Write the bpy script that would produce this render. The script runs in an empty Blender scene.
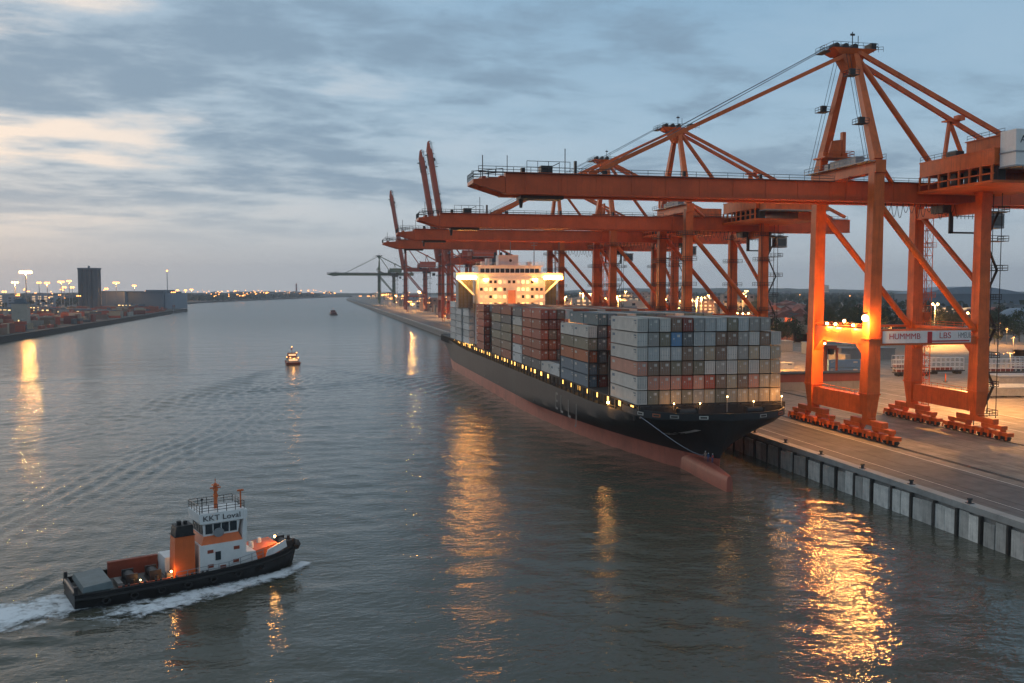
import bpy, math, random
import numpy as np
from mathutils import Vector, Matrix
R = math.radians
rnd = random.Random(11)
sc = bpy.context.scene
C = sc.collection

# ------------------------------------------------------------------ camera
CAM_H = 37.0
cam = bpy.data.cameras.new('Camera'); cam_o = bpy.data.objects.new('Camera', cam); C.objects.link(cam_o)
cam.sensor_width = 36; cam.lens = 36 * 900 / 1024
cam.clip_start = 0.5; cam.clip_end = 60000
cam_o.location = (0, 0, CAM_H)
cam_o.rotation_euler = (R(90) - math.atan((341.5 - 289) / 900), 0, R(-12.2))
sc.camera = cam_o

# ------------------------------------------------------------------ exposure
sc.view_settings.view_transform = 'Standard'
sc.view_settings.look = 'None'
sc.view_settings.exposure = 0.50
sc.view_settings.gamma = 1.0

# ------------------------------------------------------------------ sky and sun (dusk, sun low behind cloud, far left)
SUN_AZ, SUN_EL = R(-30), R(4)      # azimuth from +Y towards +X
world = bpy.data.worlds.new('World'); sc.world = world; world.use_nodes = True
nt = world.node_tree; nt.nodes.clear(); N = nt.nodes; L = nt.links
def wn(t, **k):
    n = N.new(t)
    for a, b in k.items(): setattr(n, a, b)
    return n
def wmath(op, a, b=None, c=None, clamp=False):
    n = wn('ShaderNodeMath', operation=op, use_clamp=clamp)
    for i, v in enumerate((a, b, c)):
        if v is None: continue
        if isinstance(v, (int, float)): n.inputs[i].default_value = v
        else: L.new(v, n.inputs[i])
    return n.outputs[0]
def wmix(f, a, b):
    n = wn('ShaderNodeMix', data_type='RGBA', clamp_factor=True)
    for s, v in ((0, f), (6, a), (7, b)):
        if isinstance(v, (int, float)): n.inputs[s].default_value = v
        elif isinstance(v, tuple): n.inputs[s].default_value = (*v, 1)
        else: L.new(v, n.inputs[s])
    return n.outputs[2]
def wramp(f, pts, mode='EASE'):
    n = wn('ShaderNodeValToRGB'); n.color_ramp.interpolation = mode
    e = n.color_ramp.elements
    while len(e) < len(pts): e.new(0.5)
    for i, (p, c) in enumerate(pts):
        e[i].position = p; e[i].color = (*c, 1) if isinstance(c, tuple) else (c, c, c, 1)
    L.new(f, n.inputs[0]); return n.outputs[0]
out = wn('ShaderNodeOutputWorld'); bg = wn('ShaderNodeBackground')
sky = wn('ShaderNodeTexSky', sky_type='NISHITA', sun_disc=False, sun_elevation=SUN_EL, sun_rotation=SUN_AZ)
sky.altitude = 0; sky.air_density = 1.0; sky.dust_density = 2.0; sky.ozone_density = 1.5
tc = wn('ShaderNodeTexCoord'); sep = wn('ShaderNodeSeparateXYZ'); L.new(tc.outputs['Generated'], sep.inputs[0])
x, y, z = sep.outputs
zz = wmath('MAXIMUM', z, 0.0)
den = wmath('ADD', zz, 0.10)
px, py = wmath('DIVIDE', x, den), wmath('DIVIDE', y, den)
def cloud_noise(sx, sy, ox, oy, detail, rough, dist, rot=0.0):
    c, s = math.cos(rot), math.sin(rot)
    u = wmath('ADD', wmath('MULTIPLY', px, c), wmath('MULTIPLY', py, s))
    v = wmath('ADD', wmath('MULTIPLY', px, -s), wmath('MULTIPLY', py, c))
    cb = wn('ShaderNodeCombineXYZ')
    L.new(wmath('MULTIPLY_ADD', u, sx, ox), cb.inputs[0]); L.new(wmath('MULTIPLY_ADD', v, sy, oy), cb.inputs[1])
    n = wn('ShaderNodeTexNoise'); n.inputs['Scale'].default_value = 1.0
    n.inputs['Detail'].default_value = detail; n.inputs['Roughness'].default_value = rough; n.inputs['Distortion'].default_value = dist
    L.new(cb.outputs[0], n.inputs['Vector']); return n.outputs['Fac']
big = cloud_noise(0.62, 1.0, 9.1, 8.2, 10, 0.56, 0.15, R(14))
fine = cloud_noise(2.6, 3.0, 11.0, 2.0, 8, 0.62, 0.2, R(8))
band = cloud_noise(0.22, 0.95, 1.7, 4.4, 4, 0.5, 0.3, R(14))
# closeness to the bright part of the sky, low over the far left
gd = Vector((math.sin(R(-24)), math.cos(R(-24)), 0.13)).normalized()
dot = wmath('ADD', wmath('ADD', wmath('MULTIPLY', x, gd.x), wmath('MULTIPLY', y, gd.y)), wmath('MULTIPLY', z, gd.z))
near_sun = wmath('POWER', wmath('MAXIMUM', dot, 0.0), 10.0)
cloudc = wramp(zz, [(0.0, (0.36, 0.40, 0.435)), (0.06, (0.325, 0.385, 0.44)), (0.17, (0.235, 0.345, 0.445)), (0.34, (0.165, 0.287, 0.41)), (0.55, (0.27, 0.345, 0.41)), (1.0, (0.28, 0.32, 0.35))], 'LINEAR')
nish = wn('ShaderNodeMix', data_type='RGBA', blend_type='ADD'); nish.inputs[0].default_value = 1.0
sm = wn('ShaderNodeMix', data_type='RGBA', blend_type='MULTIPLY'); sm.inputs[0].default_value = 1.0
L.new(sky.outputs[0], sm.inputs[6]); sm.inputs[7].default_value = (0.012, 0.012, 0.012, 1)
L.new(cloudc, nish.inputs[6]); L.new(sm.outputs[2], nish.inputs[7])
thick = wmath('ADD', wmath('ADD', wmath('MULTIPLY', big, 0.62), wmath('MULTIPLY', fine, 0.16)), wmath('MULTIPLY', band, 0.22))
gap = wramp(thick, [(0.40, 1.0), (0.50, 0.0)])
gapw = wmath('MULTIPLY', gap, wmath('ADD', wmath('MULTIPLY', near_sun, 1.15), 0.16), clamp=True)
gapw = wmath('MULTIPLY', gapw, wramp(zz, [(0.03, 0.0), (0.075, 0.55), (0.12, 1.0)]))
gapc = wmix(near_sun, (0.36, 0.46, 0.55), (0.80, 0.65, 0.52))
deep = wmath('MULTIPLY', wramp(wmath('ADD', wmath('MULTIPLY', big, 0.6), wmath('MULTIPLY', fine, 0.4)), [(0.46, 0.0), (0.60, 1.0)]), wmath('MULTIPLY', wramp(zz, [(0.02, 0.0), (0.13, 1.0)]), 0.75))
base = wmix(wmath('MULTIPLY', near_sun, 0.30), nish.outputs[2], (0.46, 0.46, 0.46))
base = wmix(deep, base, (0.15, 0.22, 0.295))
final = wmix(gapw, base, gapc)
sc10 = wn('ShaderNodeMix', data_type='RGBA', blend_type='MULTIPLY'); sc10.inputs[0].default_value = 1.0
L.new(final, sc10.inputs[6]); sc10.inputs[7].default_value = (10, 10, 10, 1); sc10.clamp_result = False
L.new(sc10.outputs[2], bg.inputs[0]); bg.inputs[1].default_value = 0.1
L.new(bg.outputs[0], out.inputs[0])

sun = bpy.data.lights.new('Sun', 'SUN'); sun.energy = 0.30; sun.angle = R(12); sun.color = (1.0, 0.78, 0.6)
sun_o = bpy.data.objects.new('Sun', sun); C.objects.link(sun_o)
sun_o.rotation_euler = Vector((-math.sin(SUN_AZ), -math.cos(SUN_AZ), -math.tan(R(7)))).to_track_quat('-Z', 'Y').to_euler()

# ------------------------------------------------------------------ materials
M = {}
def mat(name, col, rough=0.6, var=0.18, scale=1.0, metal=0.0, bump=0.0, bscale=8.0, rand=0.0, streak=0.0, dirt=None, spec=0.4, corr=None):
    m = bpy.data.materials.new(name); m.use_nodes = True
    t = m.node_tree; b = t.nodes['Principled BSDF']; n = t.nodes.new; l = t.links.new
    tcn = n('ShaderNodeTexCoord')
    no = n('ShaderNodeTexNoise'); no.inputs['Scale'].default_value = scale; no.inputs['Detail'].default_value = 6; no.inputs['Roughness'].default_value = 0.65
    l(tcn.outputs['Object'], no.inputs['Vector'])
    rp = n('ShaderNodeValToRGB'); e = rp.color_ramp.elements
    e[0].position = 0.3; e[1].position = 0.72
    e[0].color = tuple(max(0, c * (1 - var)) for c in col) + (1,); e[1].color = tuple(min(1, c * (1 + var)) for c in col) + (1,)
    l(no.outputs['Fac'], rp.inputs[0]); c_out = rp.outputs[0]
    def mix(f, a, bcol, bt='MIX'):
        q = n('ShaderNodeMix'); q.data_type = 'RGBA'; q.blend_type = bt
        if isinstance(f, float): q.inputs[0].default_value = f
        else: l(f, q.inputs[0])
        l(a, q.inputs[6])
        if isinstance(bcol, tuple): q.inputs[7].default_value = (*bcol, 1)
        else: l(bcol, q.inputs[7])
        return q.outputs[2]
    if streak or dirt:
        mp = n('ShaderNodeMapping'); mp.inputs['Scale'].default_value = (1.6, 1.6, 0.12) if streak else (0.25, 0.25, 0.25)
        l(tcn.outputs['Object'], mp.inputs[0])
        s2 = n('ShaderNodeTexNoise'); s2.inputs['Scale'].default_value = 1.0; s2.inputs['Detail'].default_value = 7; s2.inputs['Roughness'].default_value = 0.7
        l(mp.outputs[0], s2.inputs['Vector'])
        r2 = n('ShaderNodeValToRGB'); r2.color_ramp.elements[0].position = 0.52; r2.color_ramp.elements[1].position = 0.72
        l(s2.outputs['Fac'], r2.inputs[0])
        mu = n('ShaderNodeMath'); mu.operation = 'MULTIPLY'; mu.inputs[1].default_value = streak or 0.6; l(r2.outputs[0], mu.inputs[0])
        c_out = mix(mu.outputs[0], c_out, dirt or tuple(c * 0.45 for c in col))
    if rand:
        oi = n('ShaderNodeObjectInfo'); mr = n('ShaderNodeMapRange'); mr.inputs[3].default_value = 1 - rand; mr.inputs[4].default_value = 1 + rand
        l(oi.outputs['Random'], mr.inputs[0])
        hs = n('ShaderNodeHueSaturation'); l(mr.outputs[0], hs.inputs['Value']); l(c_out, hs.inputs['Color']); c_out = hs.outputs[0]
    l(c_out, b.inputs['Base Color'])
    b.inputs['Roughness'].default_value = rough; b.inputs['Metallic'].default_value = metal
    b.inputs['Specular IOR Level'].default_value = spec
    if bump:
        nb = n('ShaderNodeTexNoise'); nb.inputs['Scale'].default_value = bscale; nb.inputs['Detail'].default_value = 4
        l(tcn.outputs['Object'], nb.inputs['Vector'])
        bp = n('ShaderNodeBump'); bp.inputs['Strength'].default_value = bump; bp.inputs['Distance'].default_value = 0.1
        l(nb.outputs['Fac'], bp.inputs['Height']); l(bp.outputs[0], b.inputs['Normal'])
    if corr:
        wv = n('ShaderNodeTexWave'); wv.wave_type = 'BANDS'; wv.bands_direction = corr[0]; wv.inputs['Scale'].default_value = corr[1]
        l(tcn.outputs['Object'], wv.inputs['Vector'])
        bp = n('ShaderNodeBump'); bp.inputs['Strength'].default_value = 0.5; bp.inputs['Distance'].default_value = 0.04
        l(wv.outputs['Fac'], bp.inputs['Height']); l(bp.outputs[0], b.inputs['Normal'])
    M[name] = m; return m
def glow(name, col, s):
    m = bpy.data.materials.new(name); m.use_nodes = True
    b = m.node_tree.nodes['Principled BSDF']; b.inputs['Base Color'].default_value = (0.3, 0.3, 0.3, 1)
    b.inputs['Emission Color'].default_value = (*col, 1); b.inputs['Emission Strength'].default_value = s
    M[name] = m; return m

mat('crane_orange', (0.64, 0.125, 0.022), 0.5, 0.24, 0.3, streak=0.55, dirt=(0.22, 0.04, 0.016), bump=0.02)
mat('crane_red', (0.58, 0.092, 0.022), 0.5, 0.2, 0.2, streak=0.4, dirt=(0.17, 0.03, 0.015))
mat('far_red', (0.40, 0.065, 0.025), 0.6, 0.2, 0.1)
mat('far_green', (0.10, 0.13, 0.06), 0.6, 0.2, 0.1)
mat('dark_steel', (0.045, 0.042, 0.042), 0.5, 0.3, 1.0, metal=0.3)
mat('grey_steel', (0.26, 0.27, 0.28), 0.5, 0.2, 0.8, metal=0.2)
mat('cable', (0.12, 0.13, 0.14), 0.5, 0.1, 1.0, metal=0.5)
mat('white_paint', (0.72, 0.71, 0.69), 0.45, 0.08, 0.6, streak=0.25, dirt=(0.48, 0.42, 0.36))
mat('hull_black', (0.030, 0.032, 0.034), 0.6, 0.3, 0.08, streak=0.5, dirt=(0.062, 0.052, 0.045), spec=0.25)
mat('boot_red', (0.42, 0.115, 0.075), 0.55, 0.25, 0.15, streak=0.6, dirt=(0.17, 0.07, 0.055))
mat('deck_green', (0.07, 0.075, 0.065), 0.7, 0.3, 0.4)
mat('deck_dark', (0.03, 0.028, 0.026), 0.7, 0.3, 0.4)
mat('glass_dark', (0.02, 0.028, 0.035), 0.08, 0.2, 1.0, spec=0.6)
mat('concrete', (0.27, 0.25, 0.225), 0.85, 0.25, 0.35, dirt=(0.13, 0.115, 0.10), streak=0.8, bump=0.2, bscale=3)
mat('concrete_cap', (0.36, 0.345, 0.32), 0.85, 0.2, 0.5, dirt=(0.12, 0.11, 0.10), bump=0.2, bscale=3)
mat('pile_black', (0.05, 0.045, 0.04), 0.7, 0.4, 0.8)
mat('line_white', (0.62, 0.60, 0.55), 0.7, 0.25, 1.2)
mat('rail_steel', (0.10, 0.09, 0.085), 0.4, 0.2, 1.0, metal=0.5)
mat('tug_black', (0.014, 0.014, 0.015), 0.5, 0.4, 0.8)
mat('tug_red', (0.26, 0.055, 0.028), 0.6, 0.25, 0.7, streak=0.35)
mat('tug_orange', (0.60, 0.13, 0.035), 0.45, 0.12, 0.6, streak=0.2)
mat('tug_deck', (0.17, 0.16, 0.15), 0.8, 0.35, 0.8)
mat('tug_grey', (0.13, 0.16, 0.165), 0.6, 0.2, 0.7, streak=0.3)
mat('text_dark', (0.03, 0.03, 0.035), 0.6, 0.0)
mat('text_red', (0.45, 0.03, 0.03), 0.6, 0.0)
mat('text_grey', (0.17, 0.165, 0.16), 0.6, 0.3, 0.6)
mat('silo_grey', (0.075, 0.085, 0.095), 0.7, 0.15, 0.03)
mat('hall_grey', (0.22, 0.26, 0.31), 0.6, 0.08, 0.02)
mat('hall_dark', (0.12, 0.15, 0.18), 0.6, 0.08, 0.02)
mat('building_grey', (0.16, 0.165, 0.17), 0.8, 0.2, 0.05, rand=0.4)
mat('building_brick', (0.22, 0.13, 0.10), 0.8, 0.2, 0.05, rand=0.4)
mat('roof_red', (0.30, 0.10, 0.07), 0.8, 0.2, 0.1, rand=0.2)
mat('beige_wall', (0.42, 0.37, 0.31), 0.8, 0.15, 0.1, streak=0.3)
mat('leaf', (0.045, 0.062, 0.028), 0.75, 0.45, 0.35, rand=0.35, spec=0.2)
mat('far_leaf', (0.042, 0.055, 0.034), 0.85, 0.4, 0.02, spec=0.1)
mat('bark', (0.07, 0.055, 0.04), 0.9, 0.2, 1.0)
mat('low_red', (0.20, 0.045, 0.035), 0.6, 0.2, 0.2, streak=0.4)
mat('low_grey', (0.24, 0.225, 0.21), 0.8, 0.15, 0.2, streak=0.4)
mat('tyre', (0.02, 0.02, 0.02), 0.8, 0.2, 1.0)
mat('boat_blue', (0.03, 0.10, 0.22), 0.5, 0.15, 1.0)
mat('skin', (0.45, 0.27, 0.20), 0.6, 0.05)
mat('vest_orange', (0.75, 0.16, 0.03), 0.7, 0.1)
mat('cloth_blue', (0.04, 0.09, 0.2), 0.8, 0.1)
mat('rope_white', (0.25, 0.28, 0.32), 0.8, 0.1)
SODIUM = (1.0, 0.43, 0.10)
glow('lamp_hot', (1.0, 0.52, 0.15), 34)
glow('lamp_far', (1.0, 0.36, 0.075), 4.5)
glow('lamp_white', (1.0, 0.78, 0.52), 24)
glow('passage_wall_glow', (1.0, 0.50, 0.10), 3.2)  # emission imitating lamplight on the ship's passage wall
glow('lamp_strip', (1.0, 0.40, 0.08), 55)
glow('lamp_flood', (1.0, 0.44, 0.11), 13)
glow('window_lit', (1.0, 0.62, 0.22), 1.8)
glow('window_dim', (1.0, 0.60, 0.28), 0.7)
glow('lamp_red', (1.0, 0.05, 0.03), 20)
# containers
CC = {'grey': (0.37, 0.345, 0.31), 'light grey': (0.58, 0.55, 0.50), 'blue-grey': (0.34, 0.345, 0.33), 'pale blue': (0.47, 0.49, 0.48),
      'olive': (0.24, 0.21, 0.145), 'tan': (0.46, 0.36, 0.25), 'brown': (0.25, 0.16, 0.11), 'salmon': (0.60, 0.28, 0.20),
      'red': (0.46, 0.11, 0.065), 'rust red': (0.36, 0.095, 0.048), 'dark red': (0.22, 0.058, 0.04), 'orange': (0.46, 0.13, 0.05),
      'teal': (0.10, 0.17, 0.19), 'steel blue': (0.14, 0.20, 0.25), 'blue': (0.12, 0.25, 0.42), 'white': (0.66, 0.66, 0.64), 'dark grey': (0.13, 0.13, 0.13)}
for k, v in CC.items():
    mat('container ' + k, tuple(c * .9 for c in v), 0.6, 0.14, 0.6, streak=0.4, dirt=tuple(c * 0.55 + 0.012 for c in v), rand=0.13, corr=('Y', 3.6))

# ------------------------------------------------------------------ mesh helpers
class MB:
    def __init__(s): s.v = []; s.f = []; s.m = []; s.cur = 0
    def add(s, vs, fs):
        o = len(s.v); s.v += [tuple(p) for p in vs]; s.f += [tuple(i + o for i in q) for q in fs]; s.m += [s.cur] * len(fs); return s
    def hexa(s, p):     # p: 4 bottom, 4 top (ccw)
        return s.add(p, [(3, 2, 1, 0), (4, 5, 6, 7), (0, 1, 5, 4), (1, 2, 6, 5), (2, 3, 7, 6), (3, 0, 4, 7)])
    def box(s, x0, x1, y0, y1, z0, z1):
        return s.hexa([(x0, y0, z0), (x1, y0, z0), (x1, y1, z0), (x0, y1, z0), (x0, y0, z1), (x1, y0, z1), (x1, y1, z1), (x0, y1, z1)])
    def beam(s, a, b, w, h, w2=None, h2=None):    # w: horizontal-ish size, h: other
        a, b = Vector(a), Vector(b); d = (b - a).normalized()
        up = Vector((0, 0, 1)) if abs(d.z) < 0.95 else Vector((1, 0, 0))
        sx = d.cross(up).normalized(); sy = sx.cross(d).normalized()
        w2 = w if w2 is None else w2; h2 = h if h2 is None else h2
        P = []
        for c, ww, hh in ((a, w, h), (b, w2, h2)):
            for i, j in ((-1, -1), (1, -1), (1, 1), (-1, 1)): P.append(c + sx * (i * ww / 2) + sy * (j * hh / 2))
        return s.hexa(P)
    def tube(s, a, b, r, r2=None, n=8, cap=True):
        a, b = Vector(a), Vector(b); d = (b - a).normalized(); r2 = r if r2 is None else r2
        up = Vector((0, 0, 1)) if abs(d.z) < 0.95 else Vector((1, 0, 0))
        sx = d.cross(up).normalized(); sy = sx.cross(d)
        P = []
        for c, rr in ((a, r), (b, r2)):
            for i in range(n):
                t = 2 * math.pi * i / n; P.append(c + sx * math.cos(t) * rr + sy * math.sin(t) * rr)
        F = [(i, (i + 1) % n, n + (i + 1) % n, n + i) for i in range(n)]
        if cap: F += [tuple(range(n))[::-1], tuple(range(n, 2 * n))]
        return s.add(P, F)
    def path(s, pts, r, n=6):
        for a, b in zip(pts, pts[1:]): s.tube(a, b, r, n=n)
        return s
    def prism(s, poly, z0, z1):
        n = len(poly)
        return s.add([(p[0], p[1], z0) for p in poly] + [(p[0], p[1], z1) for p in poly],
                     [(i, (i + 1) % n, n + (i + 1) % n, n + i) for i in range(n)] + [tuple(range(n))[::-1], tuple(range(n, 2 * n))])
    def xprism(s, poly, y0, y1):     # polygon in x,z extruded along y
        n = len(poly)
        return s.add([(p[0], y0, p[1]) for p in poly] + [(p[0], y1, p[1]) for p in poly],
                     [(i, (i + 1) % n, n + (i + 1) % n, n + i) for i in range(n)] + [tuple(range(n))[::-1], tuple(range(n, 2 * n))])
    def sphere(s, c, r, n=10, m=6, sz=1.0):
        P = [(c[0], c[1], c[2] - r * sz)]
        for j in range(1, m):
            ph = math.pi * j / m - math.pi / 2
            for i in range(n):
                t = 2 * math.pi * i / n; P.append((c[0] + r * math.cos(ph) * math.cos(t), c[1] + r * math.cos(ph) * math.sin(t), c[2] + r * sz * math.sin(ph)))
        P.append((c[0], c[1], c[2] + r * sz)); k = len(P) - 1; F = []
        for i in range(n): F.append((0, 1 + (i + 1) % n, 1 + i)); F.append((k, k - n + i, k - n + (i + 1) % n))
        for j in range(m - 2):
            for i in range(n):
                a = 1 + j * n + i; b = 1 + j * n + (i + 1) % n; F.append((a, b, b + n, a + n))
        return s.add(P, F)
    def rail(s, pts, h=1.1, r=0.05, step=3.0, rails=2):
        for a, b in zip(pts, pts[1:]):
            a, b = Vector(a), Vector(b); k = max(1, int((b - a).length / step))
            for i in range(k + 1):
                p = a.lerp(b, i / k); s.tube(p, p + Vector((0, 0, h)), r, n=4, cap=False)
            for q in range(rails):
                o = Vector((0, 0, h * (q + 1) / rails)); s.tube(a + o, b + o, r, n=4, cap=False)
        return s
    def mesh(s, name, mats):
        me = bpy.data.meshes.new(name); me.from_pydata(s.v, [], s.f)
        for m in (mats if isinstance(mats, (list, tuple)) else [mats]): me.materials.append(M[m] if isinstance(m, str) else m)
        me.polygons.foreach_set('material_index', s.m); me.update(); return me
    def build(s, name, mats, parent=None, loc=None, smooth=False):
        me = s.mesh(name, mats)
        if smooth: me.polygons.foreach_set('use_smooth', [True] * len(me.polygons))
        return link(name, me, parent, loc)
def link(name, me, parent=None, loc=None):
    o = bpy.data.objects.new(name, me); C.objects.link(o)
    if parent: o.parent = parent
    if loc: o.location = loc
    return o
def tag(o, label=None, cat=None, group=None, kind=None):
    if label: o['label'] = label
    if cat: o['category'] = cat
    if group: o['group'] = group
    if kind: o['kind'] = kind
    return o
def empty(name, loc, rz=0.0, label=None, cat=None, group=None):
    o = bpy.data.objects.new(name, None); C.objects.link(o); o.location = loc; o.rotation_euler = (0, 0, rz)
    return tag(o, label, cat, group)
def copy_tree(o, parent=None, skip=()):
    c = o.copy(); C.objects.link(c)
    if parent: c.parent = parent
    for ch in list(o.children):
        if ch.name.split('.')[0] not in skip: copy_tree(ch, c, skip)
    return c
def struct(name, mb, m): return tag(mb.build(name, m), kind='structure')
def text(body, name, size, loc, rot, m, parent, sx=1.0, ext=0.01):
    cu = bpy.data.curves.new(name, 'FONT'); cu.body = body; cu.size = size; cu.extrude = ext; cu.align_x = 'CENTER'; cu.align_y = 'CENTER'
    tmp = bpy.data.objects.new('tmp', cu); C.objects.link(tmp); bpy.context.view_layer.update()
    me = bpy.data.meshes.new_from_object(tmp.evaluated_get(bpy.context.evaluated_depsgraph_get())); bpy.data.objects.remove(tmp); bpy.data.curves.remove(cu)
    me.materials.clear(); me.materials.append(M[m])
    o = link(name, me, parent, loc); o.rotation_euler = rot; o.scale = (sx, 1, 1); return o
def each(name, m, parent, boxes):      # one object per box, e.g. every window by itself
    for b in boxes: MB().box(*b).build(name, m, parent)
def each_mix(parent, ms, boxes):
    for b in boxes: MB().box(*b).build('window', rnd.choice(ms), parent)
def lamp(loc, watts, parent, col=SODIUM, r=0.5, spot=None):
    l = bpy.data.lights.new('lamp_light', 'SPOT' if spot else 'POINT')
    if spot: l.spot_size = R(spot); l.spot_blend = 0.25      # shielded head, shining down
    l.energy = watts; l.color = col; l.shadow_soft_size = r
    o = bpy.data.objects.new('lamp_light', l); C.objects.link(o); o.location = loc; o.parent = parent; return o

# ------------------------------------------------------------------ setting: water
QZ, QX = 5.0, 94.0                         # quay level and quay edge
def smooth(a, b, v):
    t = np.clip((v - a) / (b - a), 0, 1); return t * t * (3 - 2 * t)
TUG = (-16.3, 118.4); TUG_H = math.atan2(11.2, 26.2)     # heading angle from +X
def make_water():
    m = bpy.data.materials.new('water'); m.use_nodes = True
    t = m.node_tree; b = t.nodes['Principled BSDF']; n = t.nodes.new; l = t.links.new
    b.inputs['Base Color'].default_value = (0.078, 0.076, 0.056, 1); b.inputs['Roughness'].default_value = 0.045; b.inputs['IOR'].default_value = 1.333
    g = n('ShaderNodeTexCoord'); prev = None
    for sx, sy, s, st, det, ds in ((0.035, 0.07, 1.0, 0.5, 4, 1.6), (0.34, 0.5, 1.0, 0.5, 3, 0.12), (0.75, 1.25, 1.0, 0.6, 3, 0.19), (2.0, 3.2, 1.0, 0.5, 2, 0.05)):
        mp = n('ShaderNodeMapping'); mp.inputs['Scale'].default_value = (sx, sy, 1); mp.inputs['Rotation'].default_value = (0, 0, R(25 * sx))
        l(g.outputs['Object'], mp.inputs[0])
        no = n('ShaderNodeTexNoise'); no.inputs['Scale'].default_value = s; no.inputs['Detail'].default_value = det; no.inputs['Distortion'].default_value = 0.3
        l(mp.outputs[0], no.inputs['Vector'])
        bp = n('ShaderNodeBump'); bp.inputs['Strength'].default_value = st; bp.inputs['Distance'].default_value = ds
        l(no.outputs['Fac'], bp.inputs['Height'])
        if prev: l(prev, bp.inputs['Normal'])
        prev = bp.outputs[0]
    l(prev, b.inputs['Normal']); M['water'] = m
    sp = n('ShaderNodeSeparateXYZ'); l(g.outputs['Object'], sp.inputs[0]); mr = n('ShaderNodeMapRange'); mr.interpolation_type = 'SMOOTHSTEP'
    mr.inputs[1].default_value = 160; mr.inputs[2].default_value = 1100; mr.inputs[3].default_value = 0.05; mr.inputs[4].default_value = 0.24; l(sp.outputs[1], mr.inputs[0]); l(mr.outputs[0], b.inputs['Roughness'])
    x0, x1, y0, y1, st = -170, 94, 66, 480, 0.85
    xs = np.linspace(x0, x1, int((x1 - x0) / st) + 1); ys = np.linspace(y0, y1, int((y1 - y0) / st) + 1)
    X, Y = np.meshgrid(xs, ys); Z = np.zeros_like(X); g2 = np.random.RandomState(5)
    for i in range(26):
        lam = g2.uniform(2.6, 9); a = g2.uniform(-0.8, 0.8) + R(250); k = 2 * math.pi / lam
        Z += 0.0030 * lam ** 0.75 * np.sin(k * (X * math.cos(a) + Y * math.sin(a)) + g2.uniform(0, 6.28))
    def kelvin(ox, oy, h, lam, amp, length):
        c, s = math.cos(h), math.sin(h); u = -((X - ox) * c + (Y - oy) * s); w = (X - ox) * -s + (Y - oy) * c
        u1 = np.maximum(u, 0.01); ra = np.abs(w) / u1
        env = np.exp(-((ra - 0.33) / 0.10) ** 2) * smooth(2, 15, u) * (1 - smooth(length * 0.5, length, u)) / np.sqrt(1 + u1 / 25)
        return amp * env * np.sin(2 * math.pi / lam * (u * math.cos(R(54)) + np.abs(w) * math.sin(R(54))))
    Z += kelvin(TUG[0] + 11, TUG[1] + 4.8, TUG_H, 5.0, 0.42, 210)
    Z += kelvin(-12.8, 462, R(96), 6.0, 0.60, 230)
    # older wash of another vessel, running long and low across the river
    for (ox, oy, a, lam, wd, amp) in ((-40, 165, R(80), 3.8, 16, 0.19), (-95, 190, R(60), 5.6, 16, 0.07), (-20, 330, R(38), 7.0, 14, 0.16), (20, 440, R(20), 8.0, 10, 0.26)):
        w = (X - ox) * -math.sin(a) + (Y - oy) * math.cos(a); u = (X - ox) * math.cos(a) + (Y - oy) * math.sin(a); ww = w + 1.6 * np.sin(u / 23 + ox) + .9 * np.sin(u / 9.0 + w / 11) + w * np.abs(w) * .006; Z += amp * (.6 + .4 * np.sin(u / 31 + w / 7)) * np.exp(-(w / wd) ** 2) * np.sin(2 * math.pi * ww / lam)
    ed = smooth(0, 25, X - x0) * smooth(0, 150, y1 - Y) * smooth(0, 4, x1 - X) * smooth(0, 4, Y - y0); Z *= ed
    nx, ny = len(xs), len(ys); mb = MB()
    mb.v = [tuple(p) for p in np.stack([X.ravel(), Y.ravel(), Z.ravel()], 1).tolist()]
    mb.f = [(j * nx + i, j * nx + i + 1, (j + 1) * nx + i + 1, (j + 1) * nx + i) for j in range(ny - 1) for i in range(nx - 1)]
    mb.m = [0] * len(mb.f); B = 7000
    mb.add([(-B, -B, 0), (B, -B, 0), (B, y0, 0), (-B, y0, 0)], [(0, 1, 2, 3)]); mb.add([(-B, y1, 0), (B, y1, 0), (B, B, 0), (-B, B, 0)], [(0, 1, 2, 3)])
    mb.add([(-B, y0, 0), (x0, y0, 0), (x0, y1, 0), (-B, y1, 0)], [(0, 1, 2, 3)]); mb.add([(x1, y0, 0), (B, y0, 0), (B, y1, 0), (x1, y1, 0)], [(0, 1, 2, 3)])
    tag(mb.build('water', 'water', smooth=True), kind='structure')
make_water()

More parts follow.
